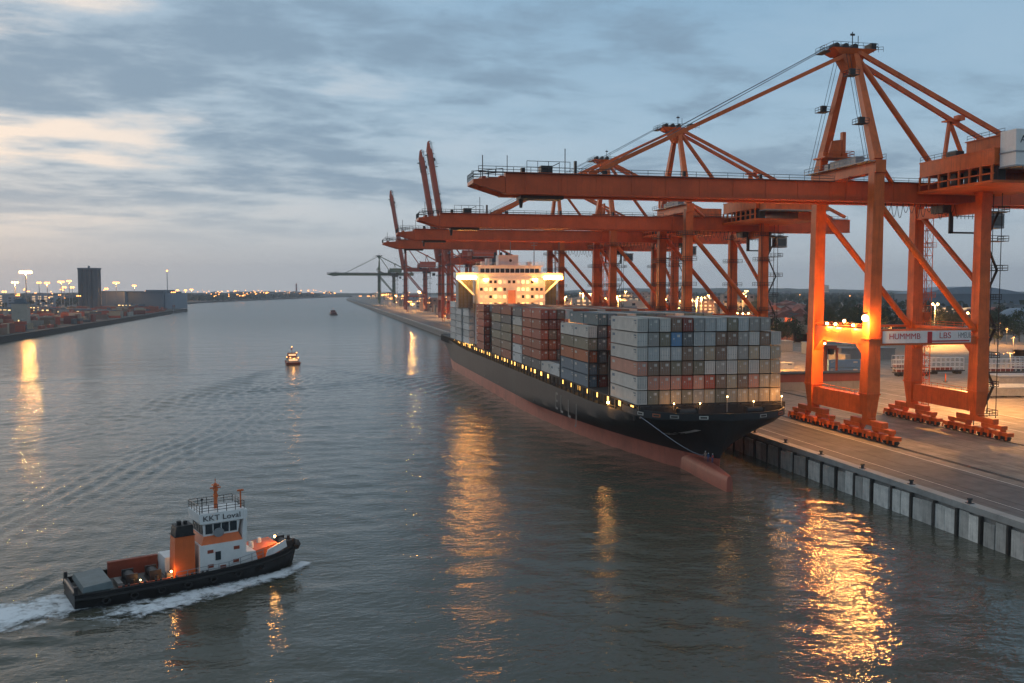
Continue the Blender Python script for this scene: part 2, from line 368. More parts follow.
# foam of the tug's wash: a sheet on the surface, torn by noise
def foam_sheet(name, pts, dens, label):
    m = bpy.data.materials.new('foam'); m.use_nodes = True; t = m.node_tree; b = t.nodes['Principled BSDF']; n = t.nodes.new; l = t.links.new
    b.inputs['Base Color'].default_value = (0.72, 0.75, 0.77, 1); b.inputs['Roughness'].default_value = 0.8
    at = n('ShaderNodeAttribute'); at.attribute_name = 'foam'; g = n('ShaderNodeTexCoord')
    no = n('ShaderNodeTexNoise'); no.inputs['Scale'].default_value = 0.9; no.inputs['Detail'].default_value = 9; no.inputs['Roughness'].default_value = 0.72; no.inputs['Distortion'].default_value = 0.8
    l(g.outputs['Object'], no.inputs['Vector'])
    n2_ = n('ShaderNodeTexNoise'); n2_.inputs['Scale'].default_value = 0.28; n2_.inputs['Detail'].default_value = 5; n2_.inputs['Distortion'].default_value = 1.2; l(g.outputs['Object'], n2_.inputs['Vector'])
    av = n('ShaderNodeMath'); av.operation = 'MULTIPLY_ADD'; av.inputs[1].default_value = 0.9; l(n2_.outputs['Fac'], av.inputs[0]); l(no.outputs['Fac'], av.inputs[2])
    ad = n('ShaderNodeMath'); ad.operation = 'ADD'; l(at.outputs['Fac'], ad.inputs[0]); l(av.outputs[0], ad.inputs[1])
    mr = n('ShaderNodeMapRange'); mr.interpolation_type = 'SMOOTHSTEP'; mr.inputs[1].default_value = 1.34; mr.inputs[2].default_value = 1.78
    l(ad.outputs[0], mr.inputs[0]); l(mr.outputs[0], b.inputs['Alpha'])
    me = bpy.data.meshes.new(name); W = 9; v = []; fm = []; f = []
    for i, (p, wd, a) in enumerate(pts):
        q = Vector(pts[min(i + 1, len(pts) - 1)][0]) - Vector(pts[max(i - 1, 0)][0]); nn = Vector((-q.y, q.x)).normalized()
        for j in range(W):
            s = j / (W - 1) * 2 - 1; v.append((p[0] + nn.x * s * wd, p[1] + nn.y * s * wd, 0.16 + 0.10 * (1 - s * s))); fm.append(a * dens * max(0, 1 - abs(s) ** 1.6) - 0.06)
            if i and j: k = i * W + j; f.append((k - W - 1, k - W, k, k - 1))
    me.from_pydata(v, [], f); me.materials.append(m); A = me.attributes.new('foam', 'FLOAT', 'POINT'); A.data.foreach_set('value', fm)
    me.polygons.foreach_set('use_smooth', [True] * len(f))
    o = link(name, me); tag(o, label, 'foam', kind='stuff'); return o
tc_, ts_ = math.cos(TUG_H), math.sin(TUG_H)
def tl(u, w): return (TUG[0] + u * tc_ - w * ts_, TUG[1] + u * ts_ + w * tc_)     # tug frame: u forward, w to port
foam_sheet('wake_foam', [(tl(-11.0 - i * 1.6, -0.6 - i * 0.10), 6.6 + i * 0.34, 0.92 - i * 0.009) for i in range(40)], 1.0, 'white churned wash trailing behind the tug')
foam_sheet('bow_wave_foam', [(tl(15.0 - i * 1.2, -1.7 - min(i, 4) * .55 - i * 0.20), 1.5 + i * 0.27, (0.92 - i * 0.006) * min(1, (30 - i) / 12)) for i in range(30)], 1.0, 'white bow wave peeling along the near side of the tug')
foam_sheet('bow_wave_foam', [(tl(14.8 - i * 1.2, 1.7 + min(i, 4) * .55 + i * 0.26), 1.0 + i * 0.12, (0.72 - i * 0.008) * min(1, (26 - i) / 10)) for i in range(26)], 1.0, 'white bow wave on the far side of the tug')
# ------------------------------------------------------------------ setting: land, quay, hills
def tracks(m):      # dark tyre tracks running along the quay
    t = m.node_tree; b = t.nodes['Principled BSDF']; n = t.nodes.new; l = t.links.new
    src = b.inputs['Base Color'].links[0].from_socket
    g = n('ShaderNodeTexCoord'); mp = n('ShaderNodeMapping'); mp.inputs['Scale'].default_value = (0.9, 0.018, 1); l(g.outputs['Object'], mp.inputs[0])
    no = n('ShaderNodeTexNoise'); no.inputs['Detail'].default_value = 6; no.inputs['Scale'].default_value = 1; no.inputs['Distortion'].default_value = 0.4; l(mp.outputs[0], no.inputs['Vector'])
    rp = n('ShaderNodeValToRGB'); rp.color_ramp.elements[0].position = 0.53; rp.color_ramp.elements[1].position = 0.64; l(no.outputs['Fac'], rp.inputs[0])
    q = n('ShaderNodeMix'); q.data_type = 'RGBA'; q.blend_type = 'MULTIPLY'; l(rp.outputs[0], q.inputs[0]); l(src, q.inputs[6]); q.inputs[7].default_value = (0.66, 0.64, 0.62, 1); l(q.outputs[2], b.inputs['Base Color'])
def ground_mat():
    m = mat('quay_ground', (0.24, 0.205, 0.17), 0.75, 0.35, 0.22, dirt=(0.10, 0.088, 0.075), bump=0.1, bscale=2)
    return m
ground_mat()
mat('asphalt', (0.12, 0.112, 0.105), 0.7, 0.35, 0.3, dirt=(0.05, 0.047, 0.045), bump=0.1, bscale=2)
tracks(M['asphalt']); tracks(M['quay_ground'])
mat('land', (0.075, 0.072, 0.062), 0.9, 0.4, 0.01)
mb = MB(); mb.add([(QX, -200, QZ), (7000, -200, QZ), (7000, 7000, QZ), (QX + 60, 7000, QZ), (QX + 60, 4000, QZ), (QX, 3000, QZ)], [(0, 1, 2, 3, 4, 5)])
struct('ground', mb, 'quay_ground')
mb = MB(); mb.add([(QX + 1.5, -200, QZ + .004), (QX + 17, -200, QZ + .004), (QX + 17, 3000, QZ + .004), (QX + 1.5, 3000, QZ + .004)], [(0, 1, 2, 3)])
struct('apron_road', mb, 'asphalt')
mb = MB()
for a, b in ((QX + 17.0, 0.22), (QX + 5.2, 0.18), (QX + 60, 0.3), (QX + 76, 0.3)):
    mb.add([(a, 60, QZ + .008), (a + b, 60, QZ + .008), (a + b, 600, QZ + .008), (a, 600, QZ + .008)], [(0, 1, 2, 3)])
for i in range(26):
    yy = 70 + i * 16; mb.add([(QX + 68, yy, QZ + .008), (QX + 68.25, yy, QZ + .008), (QX + 68.25, yy + 7, QZ + .008), (QX + 68, yy + 7, QZ + .008)], [(0, 1, 2, 3)])
struct('road_markings', mb, 'line_white')
mb = MB()
for a in (114.5, 141.0):
    for d in (-0.3, 0.3): mb.box(a + d - .06, a + d + .06, 0, 900, QZ + 0.002, QZ + .09)
struct('crane_rails', mb, 'rail_steel')
# quay wall
qw = empty('quay_wall', (QX, 150, 0), 0, 'stained concrete quay wall with dark timber piles and stone cap along the berth', 'quay wall')
mb = MB(); mb.box(0.1, 1.4, -350, 2850, -2, 4.2); mb.build('retaining_face', 'concrete', qw)
mb = MB(); mb.box(-0.35, 1.5, -350, 2850, 4.2, 5.15); mb.build('cap', 'concrete_cap', qw)
mb = MB(); mb.box(-0.2, 0.1, -350, 2850, -1, 0.35); mb.build('waler', 'pile_black', qw)
pile = MB().box(-0.62, -0.05, -0.2, 0.2, -2, 4.1).mesh('pile', 'pile_black')
mat('panel_concrete', (0.62, 0.585, 0.53), 0.85, 0.3, 0.4, dirt=(0.10, 0.085, 0.07), streak=0.9, bump=0.2, bscale=3, rand=.35)
panel = MB().box(-0.42, -0.1, -1.2, 1.2, -0.6, 3.95).mesh('panel', 'panel_concrete')
for i in range(26):
    link('pile', pile, qw, (0, -60 + i * 5.3 + rnd.uniform(-.5, .5), 0))
    for q in (1.55, 3.75): link('panel', panel, qw, (rnd.uniform(-.05, .03), -60 + i * 5.3 + q, rnd.uniform(-.25, .1))).scale = (rnd.uniform(.8, 1.3), rnd.uniform(.80, .98), rnd.uniform(.92, 1.0))
bol = MB().tube((0, 0, 0), (0, 0, 0.55), 0.28, 0.24, 10).tube((0, 0, 0.55), (0, 0, 0.8), 0.42, 0.36, 10).box(-.45, .45, -.45, .45, 0, .08).mesh('bollard', 'dark_steel')
for i in range(9):
    tag(link('bollard', bol, None, (QX + 0.6, 88 + i * 13.5, QZ + 0.15)), 'dark iron mooring bollard on the quay edge', 'bollard', 'bollards along the quay edge')
# left bank
mb = MB(); mb.add([(-7000, -200, 3.5), (-213, -200, 3.5), (-213, 1592, 3.5), (-7000, 1592, 3.5)], [(0, 1, 2, 3)])
mb.add([(-7000, 1593, 2.5), (-345, 1593, 2.5), (-300, 2500, 2.5), (-185, 3150, 2.5), (60, 4060, 2.5), (160, 4200, 2.5), (160, 7000, 2.5), (-7000, 7000, 2.5)], [(0, 1, 2, 3, 4, 5, 6, 7)])
struct('far_bank_ground', mb, 'land')
lw = empty('embankment_wall', (-213, 700, 0), 0, 'low dark embankment wall along the opposite bank on the left', 'wall')
mb = MB(); mb.box(-1.5, 0, -800, 892, -2, 3.9); mb.box(-132, -1.5, 890, 892.5, -2, 3.9); mb.build('facing', 'pile_black', lw)
mb = MB(); mb.box(-1.7, 0.15, -800, 892.6, 3.9, 4.3); mb.build('coping', 'deck_dark', lw)
lw2 = empty('embankment_wall', (-300, 2500, 0), 0, 'distant dark river wall beyond the basin mouth', 'wall')
mb = MB(); pts = [(-345 + 300, 1593 - 2500), (0, 0), (115, 650), (360, 1560), (460, 1700)]
for a, b in zip(pts, pts[1:]): mb.beam((a[0], a[1], 1.0), (b[0], b[1], 1.0), 3, 4.2)
mb.build('facing', 'pile_black', lw2)

# hills and land at the horizon
def hills():
    mb = MB(); g = np.random.RandomState(3); nx, ny = 150, 12; X0, X1 = -2600, 5200
    ph = g.uniform(0, 6.28, 10)
    for j in range(ny):
        Y = 4300 + j * 230
        for i in range(nx):
            X = X0 + (X1 - X0) * i / (nx - 1)
            h = 16 + 10 * math.sin(X / 610 + ph[0]) + 6 * math.sin(X / 213 + ph[1] + j) + 3.5 * math.sin(X / 71 + ph[2] + 2 * j) + g.uniform(-2.5, 2.5)
            r = max(0, min(1, (X - 100) / 1700)); h = max(3, h * (0.35 + 0.85 * r)) * min(1, (j + 0.5) / 3) + 2
            mb.v.append((X, Y + g.uniform(-40, 40), h))
    mb.f = [(j * nx + i, j * nx + i + 1, (j + 1) * nx + i + 1, (j + 1) * nx + i) for j in range(ny - 1) for i in range(nx - 1)]; mb.m = [0] * len(mb.f)
    struct('hills', mb, 'far_leaf')
hills()

# ------------------------------------------------------------------ containers
def container_body(Lc, W=2.17, Hc=2.66):
    b = MB(); hw = W / 2
    b.box(-hw + .05, hw - .05, .09, Lc - .09, .08, Hc - .06)
    for sx in (-1, 1):
        for y0 in (0, Lc - .16): b.box(min(sx * hw, sx * (hw - .16)), max(sx * hw, sx * (hw - .16)), y0, y0 + .16, 0, Hc)
        b.box(min(sx * hw, sx * (hw - .1)), max(sx * hw, sx * (hw - .1)), .16, Lc - .16, 0, .16); b.box(min(sx * hw, sx * (hw - .1)), max(sx * hw, sx * (hw - .1)), .16, Lc - .16, Hc - .11, Hc - .005)
    for y0 in (0.003, Lc - .123):
        b.box(-hw + .16, hw - .16, y0, y0 + .12, Hc - .13, Hc - .005); b.box(-hw + .16, hw - .16, y0, y0 + .12, 0.005, .17)
    b.cur = 1
    for sx in (-1, 1):
        x0_, x1_ = sorted((sx * (hw - .052), sx * (hw - .03)))
        for k in range(7): b.box(x0_, x1_, .7 + k * .2, .82 + k * .2, 2.05, 2.3)
        for k in range(3): b.box(x0_, x1_, .7 + k * .3, .92 + k * .3, 1.6, 1.8)
        b.box(x0_, x1_, Lc - 2.6, Lc - 1.0, 1.55, 2.1)
    b.cur = 0
    return b
def container_door():
    b = MB(); b.box(-.93, -.015, .045, .088, .19, 2.52); b.box(.015, .93, .045, .088, .19, 2.52)
    b.cur = 1
    b.cur = 2; b.box(.1, .72, .034, .044, 1.75, 2.25); b.box(-.7, -.45, .034, .044, 1.3, 1.55); b.cur = 1
    for x in (-.74, -.26, .26, .74):
        b.tube((x, .03, .12), (x, .03, 2.58), .028, n=5)
        b.box(x - .09, x + .09, .0, .03, .95, 1.08)
    b.cur = 0; return b
CMESH = {}
def cmesh(kind, col, Lc):
    k = (kind, col, Lc)
    if k not in CMESH:
        CMESH[k] = container_body(Lc).mesh('container', ['container ' + col, 'container light grey' if col not in ('white', 'light grey', 'pale blue') else 'container steel blue']) if kind == 'body' else container_door().mesh('door', ['container ' + col, 'grey_steel', 'container light grey'])
    return CMESH[k]
ORD = ['first', 'second', 'third', 'fourth', 'fifth', 'sixth', 'seventh', 'eighth', 'ninth', 'tenth', 'eleventh', 'twelfth', 'thirteenth']
CGROUP = 'containers stacked on the ship'
SX0, PITCH, TIER, BZ = 61.05, 2.39, 2.87, 14.25
def ship_container(col, tier, colour, y, Lc, stack, ntier, door=False):
    o = link('shipping_container', cmesh('body', colour, Lc), None, (SX0 + PITCH * (col + .5), y, BZ + TIER * tier))
    row = 'top row' if tier == ntier - 1 else ORD[tier] + ' row up'
    c = 'river side column' if col == 0 else ('quay side column' if col == 12 else ORD[col] + ' column from the river')
    tag(o, f'{colour} container, {row}, {c}, {stack}', 'container', CGROUP)
    if door: link('door', cmesh('door', colour, Lc), o)
    return o
FRONT = ['tan,olive,tan,tan,olive,grey,tan,olive,tan,tan,tan,tan,tan', 'brown,salmon,salmon,salmon,red,salmon,red,brown,tan,brown,salmon,tan,tan',
         'olive,brown,brown,olive,brown,olive,light grey,grey,light grey,tan,light grey,tan,tan', 'grey,pale blue,light grey,pale blue,brown,grey,tan,brown,light grey,grey,tan,light grey,tan',
         'olive,grey,olive,blue,dark grey,pale blue,pale blue,brown,brown,grey,light grey,brown,light grey', 'grey,blue-grey,light grey,brown,dark red,blue-grey,pale blue,pale blue,olive,pale blue,grey,grey']
SIDE = ['light grey', 'light grey', 'salmon', 'light grey', 'light grey', 'light grey']
for t, row in enumerate(FRONT):
    for c, k in enumerate(row.split(',')):
        ship_container(c, t, SIDE[t] if c == 0 else k, 166.9, 16.15, 'bow stack', 6, True)
def bay(y, Lc, name, side, tops, nfront=0, ncol=13, side_n=None):
    n = len(side)
    for t, k in enumerate(side): ship_container(0, t, k, y, Lc, name, n, nfront > 0)
    for c in range(1, ncol):
        nt_ = len(side_n or side) if c > 0 else n
        ship_container(c, nt_ - 1, tops[c % len(tops)], y, Lc, name, nt_, nfront > c)
        if c < nfront:
            for t in range(nt_ - 1): ship_container(c, t, rnd.choice(['dark red', 'rust red', 'dark red', 'brown', 'dark grey']), y, Lc, name, nt_, True)
b5 = ['steel blue', 'steel blue', 'orange', 'olive', 'light grey']; b6 = b5 + ['teal']
bay(199.6, 11.9, 'second stack, forward half', b5, ['teal', 'teal', 'steel blue', 'grey', 'light grey'], 3, 13, b6)
bay(211.7, 11.9, 'second stack, after half', b5, ['teal', 'teal', 'steel blue', 'light grey', 'grey'], 0, 13, b6)
c6 = ['dark grey', 'rust red', 'rust red', 'red', 'rust red', 'red']
bay(244.7, 11.5, 'third stack, forward half', c6, ['rust red', 'red', 'brown', 'light grey'], 3)
bay(256.4, 11.5, 'third stack, after half', c6, ['rust red', 'red', 'tan', 'brown'], 0)
bay(268.9, 13.0, 'narrow stack amidships', ['white', 'white', 'red', 'tan', 'light grey', 'dark grey'], ['grey', 'brown', 'light grey'], 0)
e6 = ['rust red', 'brown', 'olive', 'olive', 'dark grey', 'rust red']
bay(284.5, 16.15, 'brown stack, forward half', e6, ['rust red', 'brown', 'dark red'], 2)
bay(301.2, 16.15, 'brown stack, after half', ['brown', 'brown', 'olive', 'dark grey', 'olive', 'dark red'], ['dark red', 'rust red', 'grey'], 0)
bay(333, 16.15, 'red stack before the bridge', ['rust red', 'red', 'rust red', 'red', 'rust red', 'rust red'], ['rust red', 'light grey', 'grey'], 2, 9)
g6 = ['white', 'pale blue', 'white', 'pale blue', 'white', 'pale blue']
bay(366.5, 16.15, 'pale stack beside the bridge', g6, ['white'], 1, 1)
bay(387, 16.15, 'pale stack behind the bridge', g6, ['white', 'pale blue', 'light grey'], 2, 4)
bay(404, 16.15, 'aftermost pale stack', ['pale blue', 'white', 'pale blue', 'pale blue', 'pale blue', 'white'], ['pale blue', 'white', 'light grey'], 0, 4)
for i, y in enumerate((184.0, 225.0, 237.0)):
    pass
for y, Lc, k, nm in ((224.4, 9.8, 'white', 'low stack amidships, forward end'), (234.4, 9.8, 'light grey', 'low stack amidships, after end')):
    ship_container(0, 0, k, y, Lc, nm, 1)
    for c in (1, 2, 3): ship_container(c, 0, 'orange' if c == 3 else 'dark grey', y, Lc, nm, 1)

# ------------------------------------------------------------------ container ship
SHIP_Y0, SHIP_Y1, SCX, SB = 157.0, 462.0, 76.8, 15.9
def make_ship():
    root = empty('container_ship', (SCX, 300, 0), 0, 'huge black hulled container ship with lit bridge, moored bow first at the quay', 'ship')
    g = lambda y: 11.4 + 2.4 * float(smooth(370, 460, np.float64(y))) + 0.9 * float(smooth(-200, -160, np.float64(-y)))
    zs = [-2.5, -0.5, 0.7, 2.2, 3.6, 3.75, 5.0, 6.5, 8.0, 9.5, 10.6, 'g']
    ys = list(np.linspace(0, 1, 34) ** 1.8 * 90 + 0) + list(np.linspace(100, 250, 14)) + list(np.linspace(256, 305, 14))
    def stem(z): zn = max(0, min(1, (z - 3.4) / 8.6)); return 162.5 - 6.0 * zn ** 1.3
    def half(y, z):
        zn = max(0.0, min(1.0, (z - 3.4) / 8.6)); Ls = 95 * (1 - zn) ** 1.7 + 13; s = max(0.0, min(1.0, (y - stem(z)) / Ls))
        p = 1.7 + 0.5 * zn; w = (1 - (1 - s) ** p) ** (1 / (1.25 + 0.9 * zn))
        if y > 395:
            q = (y - 395) / 67; w *= 1 - (0.10 + 0.32 * (1 - zn)) * q ** 2
        return SB * w
    def zb(y): return -2.5 if y < 408 else -2.5 + 12.0 * ((y - 408) / 54) ** 0.9
    mb = MB(); nz = len(zs); rows = []
    for k, dy in enumerate(ys):
        y0 = 157 + dy; row = []
        for side in (-1, 1):
            for zl in (zs if side < 0 else zs[::-1]):
                z = g(y0) if zl == 'g' else zl
                z = max(z, zb(y0)); st = stem(z); y = y0 if y0 > 190 else st + (y0 - 157) * (190 - st) / 33.0
                row.append((side * half(y, z), y - 300, z))
        rows.append(row)
    m2 = 2 * nz
    for r in rows: mb.v += r
    for k in range(len(rows) - 1):
        for i in range(m2 - 1):
            if i == nz - 1: continue
            a = k * m2 + i; q = (a, a + m2, a + m2 + 1, a + 1); mb.f.append(q)
            zc = sum(mb.v[j][2] for j in q) / 4; mb.m.append(1 if zc < 3.7 else 0)
    e = (len(rows) - 1) * m2; mb.f.append(tuple(range(e, e + m2))); mb.m.append(0)
    hl = mb.build('hull', ['hull_black', 'boot_red'], root, smooth=True); hl.data.set_sharp_from_angle(angle=R(38))
    # bulbous ram bow
    mb = MB(); rings = []
    for k in range(9):
        t = k / 8; yy = 187 - 36.5 * t; w = 2.4 * (1 - t) ** 0.7 + 0.6; zt = 3.9 - 1.0 * t; n = 16
        rings.append([(-3.6 * t + w * math.copysign(abs(math.cos(a)) ** .55, math.cos(a)), yy - 300, (zt + 3) / 2 - 3 + (zt + 3) / 2 * math.copysign(abs(math.sin(a)) ** .55, math.sin(a))) for a in [2 * math.pi * i / n for i in range(n)]])
    for r in rings: mb.v += r
    n = 16
    for k in range(8):
        for i in range(n): mb.f.append((k * n + i, k * n + (i + 1) % n, (k + 1) * n + (i + 1) % n, (k + 1) * n + i)); mb.m.append(0)
    mb.f.append(tuple(range(8 * n, 9 * n))); mb.m.append(0)
    bb = mb.build('bulb', 'boot_red', root, smooth=True); bb.data.set_sharp_from_angle(angle=R(35))
    # main deck and bulwark at the bow
    yl = [157.6 + i * (461.5 - 157.6) / 80 for i in range(81)]
    mb = MB()
    for y in yl: h = max(0.05, half(y, g(y)) - 0.15); mb.v += [(-h, y - 300, g(y) - 0.35), (h, y - 300, g(y) - 0.35)]
    for k in range(80): mb.f.append((2 * k, 2 * k + 1, 2 * k + 3, 2 * k + 2)); mb.m.append(0)
    mb.build('main_deck', 'deck_dark', root)
    yb = [175 - 18.6 * (i / 16) ** 0.6 for i in range(17)]
    line = [(-half(y, 12), y) for y in yb] + [(half(y, 12), y) for y in yb[::-1]]
    mb = MB(); ln = len(line)
    for x_, y_ in line: mb.v += [(x_, y_ - 300, 12.1), (x_ * .995, y_ - 300 - .1, 13.45), (x_ * .975, y_ - 300 + .25, 13.45), (x_ * .975, y_ - 300 + .25, 12.1)]
    for k in range(ln - 1):
        for q in range(3): a = 4 * k + q; mb.f.append((a, a + 4, a + 5, a + 1)); mb.m.append(0)
    mb.build('bulwark', 'hull_black', root)
    # mooring ports in the bulwark, frame colours standing in for their lit openings
    cols = ['container light grey', 'container orange', 'container grey', 'container light grey', 'container grey', 'container red', 'container light grey', 'container orange']
    for i, tt in enumerate((0.16, 0.27, 0.36, 0.45, 0.56, 0.66, 0.78, 0.88)):
        k = tt * (ln - 1); a = Vector(line[int(k)]).lerp(Vector(line[int(k) + 1]), k % 1); d = (Vector(line[int(k) + 1]) - Vector(line[int(k)])).normalized(); nn = Vector((d.y, -d.x))
        p = a + nn * .02; r = d * 0.85
        mb = MB(); mb.beam((p.x - r.x, p.y - r.y - 300, 12.75), (p.x + r.x, p.y + r.y - 300, 12.75), .18, .62); f = mb.build('mooring_port', cols[i], root)
        mb = MB(); c2 = p + nn * .08; mb.beam((c2.x - r.x * .75, c2.y - r.y * .75 - 300, 12.75), (c2.x + r.x * .75, c2.y + r.y * .75 - 300, 12.75), .1, .34); mb.build('opening', 'pile_black', f)
    # anchor pocket flash mark on the bow flare
    def hp(y, z, o=0.06): return (-half(y, z) - o, y - 300, z)
    def on_bow(xo, z):
        lo, hi = 156.5, 200
        for _ in range(40):
            m_ = (lo + hi) / 2
            if half(m_, z) < xo: lo = m_
            else: hi = m_
        return (-xo, hi - 300 - .12, z)
    mb = MB()
    for k in range(7):
        t = k / 6; mb.v += [on_bow(9.8 - 3.4 * t, 8.2 + 1.9 * t), on_bow(8.7 - 3.4 * t, 8.1 + 1.9 * t)]
        if k: mb.f.append((2 * k - 2, 2 * k - 1, 2 * k + 1, 2 * k)); mb.m.append(0); mb.build('hull_mark', 'white_paint', root)
    # faded letters on the river side of the hull
    for k, (yy, ch) in enumerate(((226, 'E'), (221, 'L'), (214, 'L'), (208, 'J'))):
        text(ch, 'hull_letter', 6.4, (-half(yy, 7) - .12, yy - 300, 7.6 - k * .25), (R(90), 0, R(-90)), 'text_grey', root, 0.9)
    for k in range(5):
        yy = 330 - k * 26; text('IIIIII', 'draught_mark', .9, (-half(yy, 4.6) - .10, yy - 300, 4.8), (R(90), 0, R(-90)), 'text_grey', root, .5)
    # cargo deck: coaming, plate under the stacks, passage posts, glow panels imitating the lit wall
    mb = MB(); mb.box(-12.9, 12.9, -133, 158, 11.0, 13.85); mb.build('hatch_coaming', 'deck_dark', root)
    mb = MB(); mb.box(-15.75, 15.75, -133.3, 60, 13.86, 14.22); mb.box(-15.75, 15.75, 82, 150, 13.86, 14.22); mb.build('cargo_deck', 'deck_dark', root)
    mb = MB()
    for i in range(74):
        y = -132 + i * 3.9
        for s in (-1, 1): mb.beam((s * 15.6, y, 11.1), (s * 15.6, y, 13.9), .35, .35)
    mb.rail([(-15.75, -132, 11.3), (-15.75, 150, 11.3)], 1.0, .04, 3.9); mb.build('passage_posts', 'deck_dark', root)
    lg = MB().box(-.06, .06, -.75, .75, 0, 1.9).mesh('wall_glow_panel', 'passage_wall_glow')  # glowing panel stands in for the lamp-lit inner wall
    y = -131.0; i = 0
    while y < 150:
        if not (-75 < y < -58 and i % 2): link('wall_glow_panel', lg, root, (-12.99, y, 11.75))
        y += 7.8 if y < -40 else 5.6; i += 1
    # lashing bridges between the bays
    for yy in (183.6, 198.6, 223.8, 283.0, 319.0, 332.0):
        mb = MB()
        for c in range(14): mb.beam((-15.6 + c * 2.4, yy - 300 + .4, 14.2), (-15.6 + c * 2.4, yy - 300 + .4, 22.6), .2, .3)
        for z in (17, 19.8, 22.6): mb.box(-15.6, 15.6, yy - 300 + .15, yy - 300 + .65, z, z + .2)
        mb.build('lashing_bridge', 'dark_steel', root)
    # forecastle gear: front walkway rails, lamps, winches
    mb = MB(); mb.box(-15.2, 15.2, -134.4, -133.5, 11.6, 14.0); mb.rail([(-15.5, -134.6, 13.2), (15.5, -134.6, 13.2)], 1.0, .05, 2.4)
    for i in range(14): mb.beam((-15.5 + i * 2.38, -134.2, 13.2), (-15.5 + i * 2.38, -134.2, 14.3), .3, .3)
    mb.build('breakwater', 'dark_steel', root)
    for xw in (-7, 7):
        mb = MB(); mb.tube((xw - 1.6, -138, 13.2), (xw + 1.6, -138, 13.2), .7, n=12); mb.box(xw - 2, xw - 1.7, -138.8, -137.2, 12.3, 14); mb.box(xw + 1.7, xw + 2, -138.8, -137.2, 12.3, 14)
        mb.build('mooring_winch', 'dark_steel', root)
    for k, (xl, yl_, pw, hh) in enumerate(((-8.5, -134.7, 90, 0.3), (-3, -134.7, 50, 0.2), (0.5, -139.5, 140, 2.0), (8.5, -134.7, 70, 0.3), (14.6, -134.8, 420, 1.2))):
        mb = MB(); mb.tube((xl, yl_, 13.2), (xl, yl_, 14.2 + hh), .06, n=5); l = mb.build('deck_lamp', 'grey_steel', root)
        mb = MB(); mb.sphere((xl, yl_ - .1, 14.2 + hh), .13, 8, 5); mb.build('bulb_glass', 'lamp_hot', l); lamp((xl, yl_ - 1.2, 14.2 + hh), pw, l, r=.3)
    mb = MB(); mb.box(-16.3, -15.6, -117.3, -116.9, 13.0, 13.15); fl = mb.build('side_lamp', 'grey_steel', root)
    mb = MB(); mb.sphere((-16.2, -117.1, 12.75), .3, 8, 5); mb.build('bulb_glass', 'lamp_hot', fl); lamp((-16.7, -117.1, 12.2), 260, fl, r=.3)
    # accommodation and bridge
    Y = 58.0
    mb = MB(); mb.box(-13.2, 14.5, Y, Y + 13, 14.3, 41.5)
    for k in range(8): mb.box(-13.3, 14.6, Y - .35, Y - .003, 17.2 + k * 3.0, 17.35 + k * 3.0)
    sup = mb.build('accommodation', 'white_paint', root)
    for k in range(4, 8):
        z = 18.3 + k * 3.0
        each_mix(sup, ['window_lit', 'window_lit', 'window_dim', 'glass_dark'], [(-12.6 + i * 1.92, -11.5 + i * 1.92, Y - .06, Y + .02, z, z + 1.2) for i in range(14) if not (z < 37 and i in (6, 7))])
    mb = MB(); mb.box(-1.2, 1.6, Y - 2.2, Y - .36, 29, 36.5); mb.build('stair_trunk', 'container salmon', sup)
    mb = MB(); mb.box(-22, 22, Y + .5, Y + 8, 41.5, 42.3); mb.box(-22, 22, Y + .4, Y + .7, 42.3, 43.6); mb.box(-22.2, -21.9, Y + .4, Y + 8, 42.3, 43.6); mb.box(21.9, 22.2, Y + .4, Y + 8, 42.3, 43.6)
    for s in (-1, 1): mb.beam((s * 14.4, Y + 3, 34.5), (s * 21.5, Y + 3, 41.4), .7, .7)
    bw = mb.build('bridge_wing', 'white_paint', root)
    mb = MB(); mb.box(-13, 13, Y + 1.2, Y + 9, 42.3, 46.2); wh = mb.build('wheelhouse', 'white_paint', root)
    each('window', 'glass_dark', wh, [(-12.2 + i * 2.06, -10.5 + i * 2.06, Y + 1.14, Y + 1.22, 43.6, 45.3) for i in range(12)])
    mb = MB(); mb.box(-14, 14, Y + .8, Y + 9.6, 46.2, 46.6); mb.rail([(-14, Y + .9, 46.6), (14, Y + .9, 46.6)], 1.2, .06, 2.5); mb.box(-4.5, 3.8, Y + 2.5, Y + 8, 46.6, 50.8); mb.box(-9.5, -8.2, Y + 3, Y + 6, 46.6, 49.4); mb.box(-11.5, -10, Y + 3, Y + 5, 46.6, 48.2); mb.box(8, 9.5, Y + 3, Y + 6, 46.6, 48.2)
    mb.build('monkey_island', 'white_paint', wh)
    mb = MB(); mb.tube((0.5, Y + 2.4, 48.6), (0.5, Y + 2.6, 48.6), .6, n=12); mb.build('vent_port', 'pile_black', wh)
    for xm, hm in ((-3.5, 60), (1.0, 63), (11, 59), (20, 52), (-20, 50)):
        mb = MB(); zb0 = 42.5 if abs(xm) > 15 else 46.6; mb.tube((xm, Y + 5, zb0), (xm, Y + 5, hm), .22, .1, 6); mb.beam((xm - 1.6, Y + 5, hm - 3), (xm + 1.6, Y + 5, hm - 3), .2, .2); mb.box(xm - 1.2, xm + 1.2, Y + 4.6, Y + 4.9, hm - 4.2, hm - 3.9); mb.build('radar_mast', 'crane_orange' if xm < 0 else 'grey_steel', root)
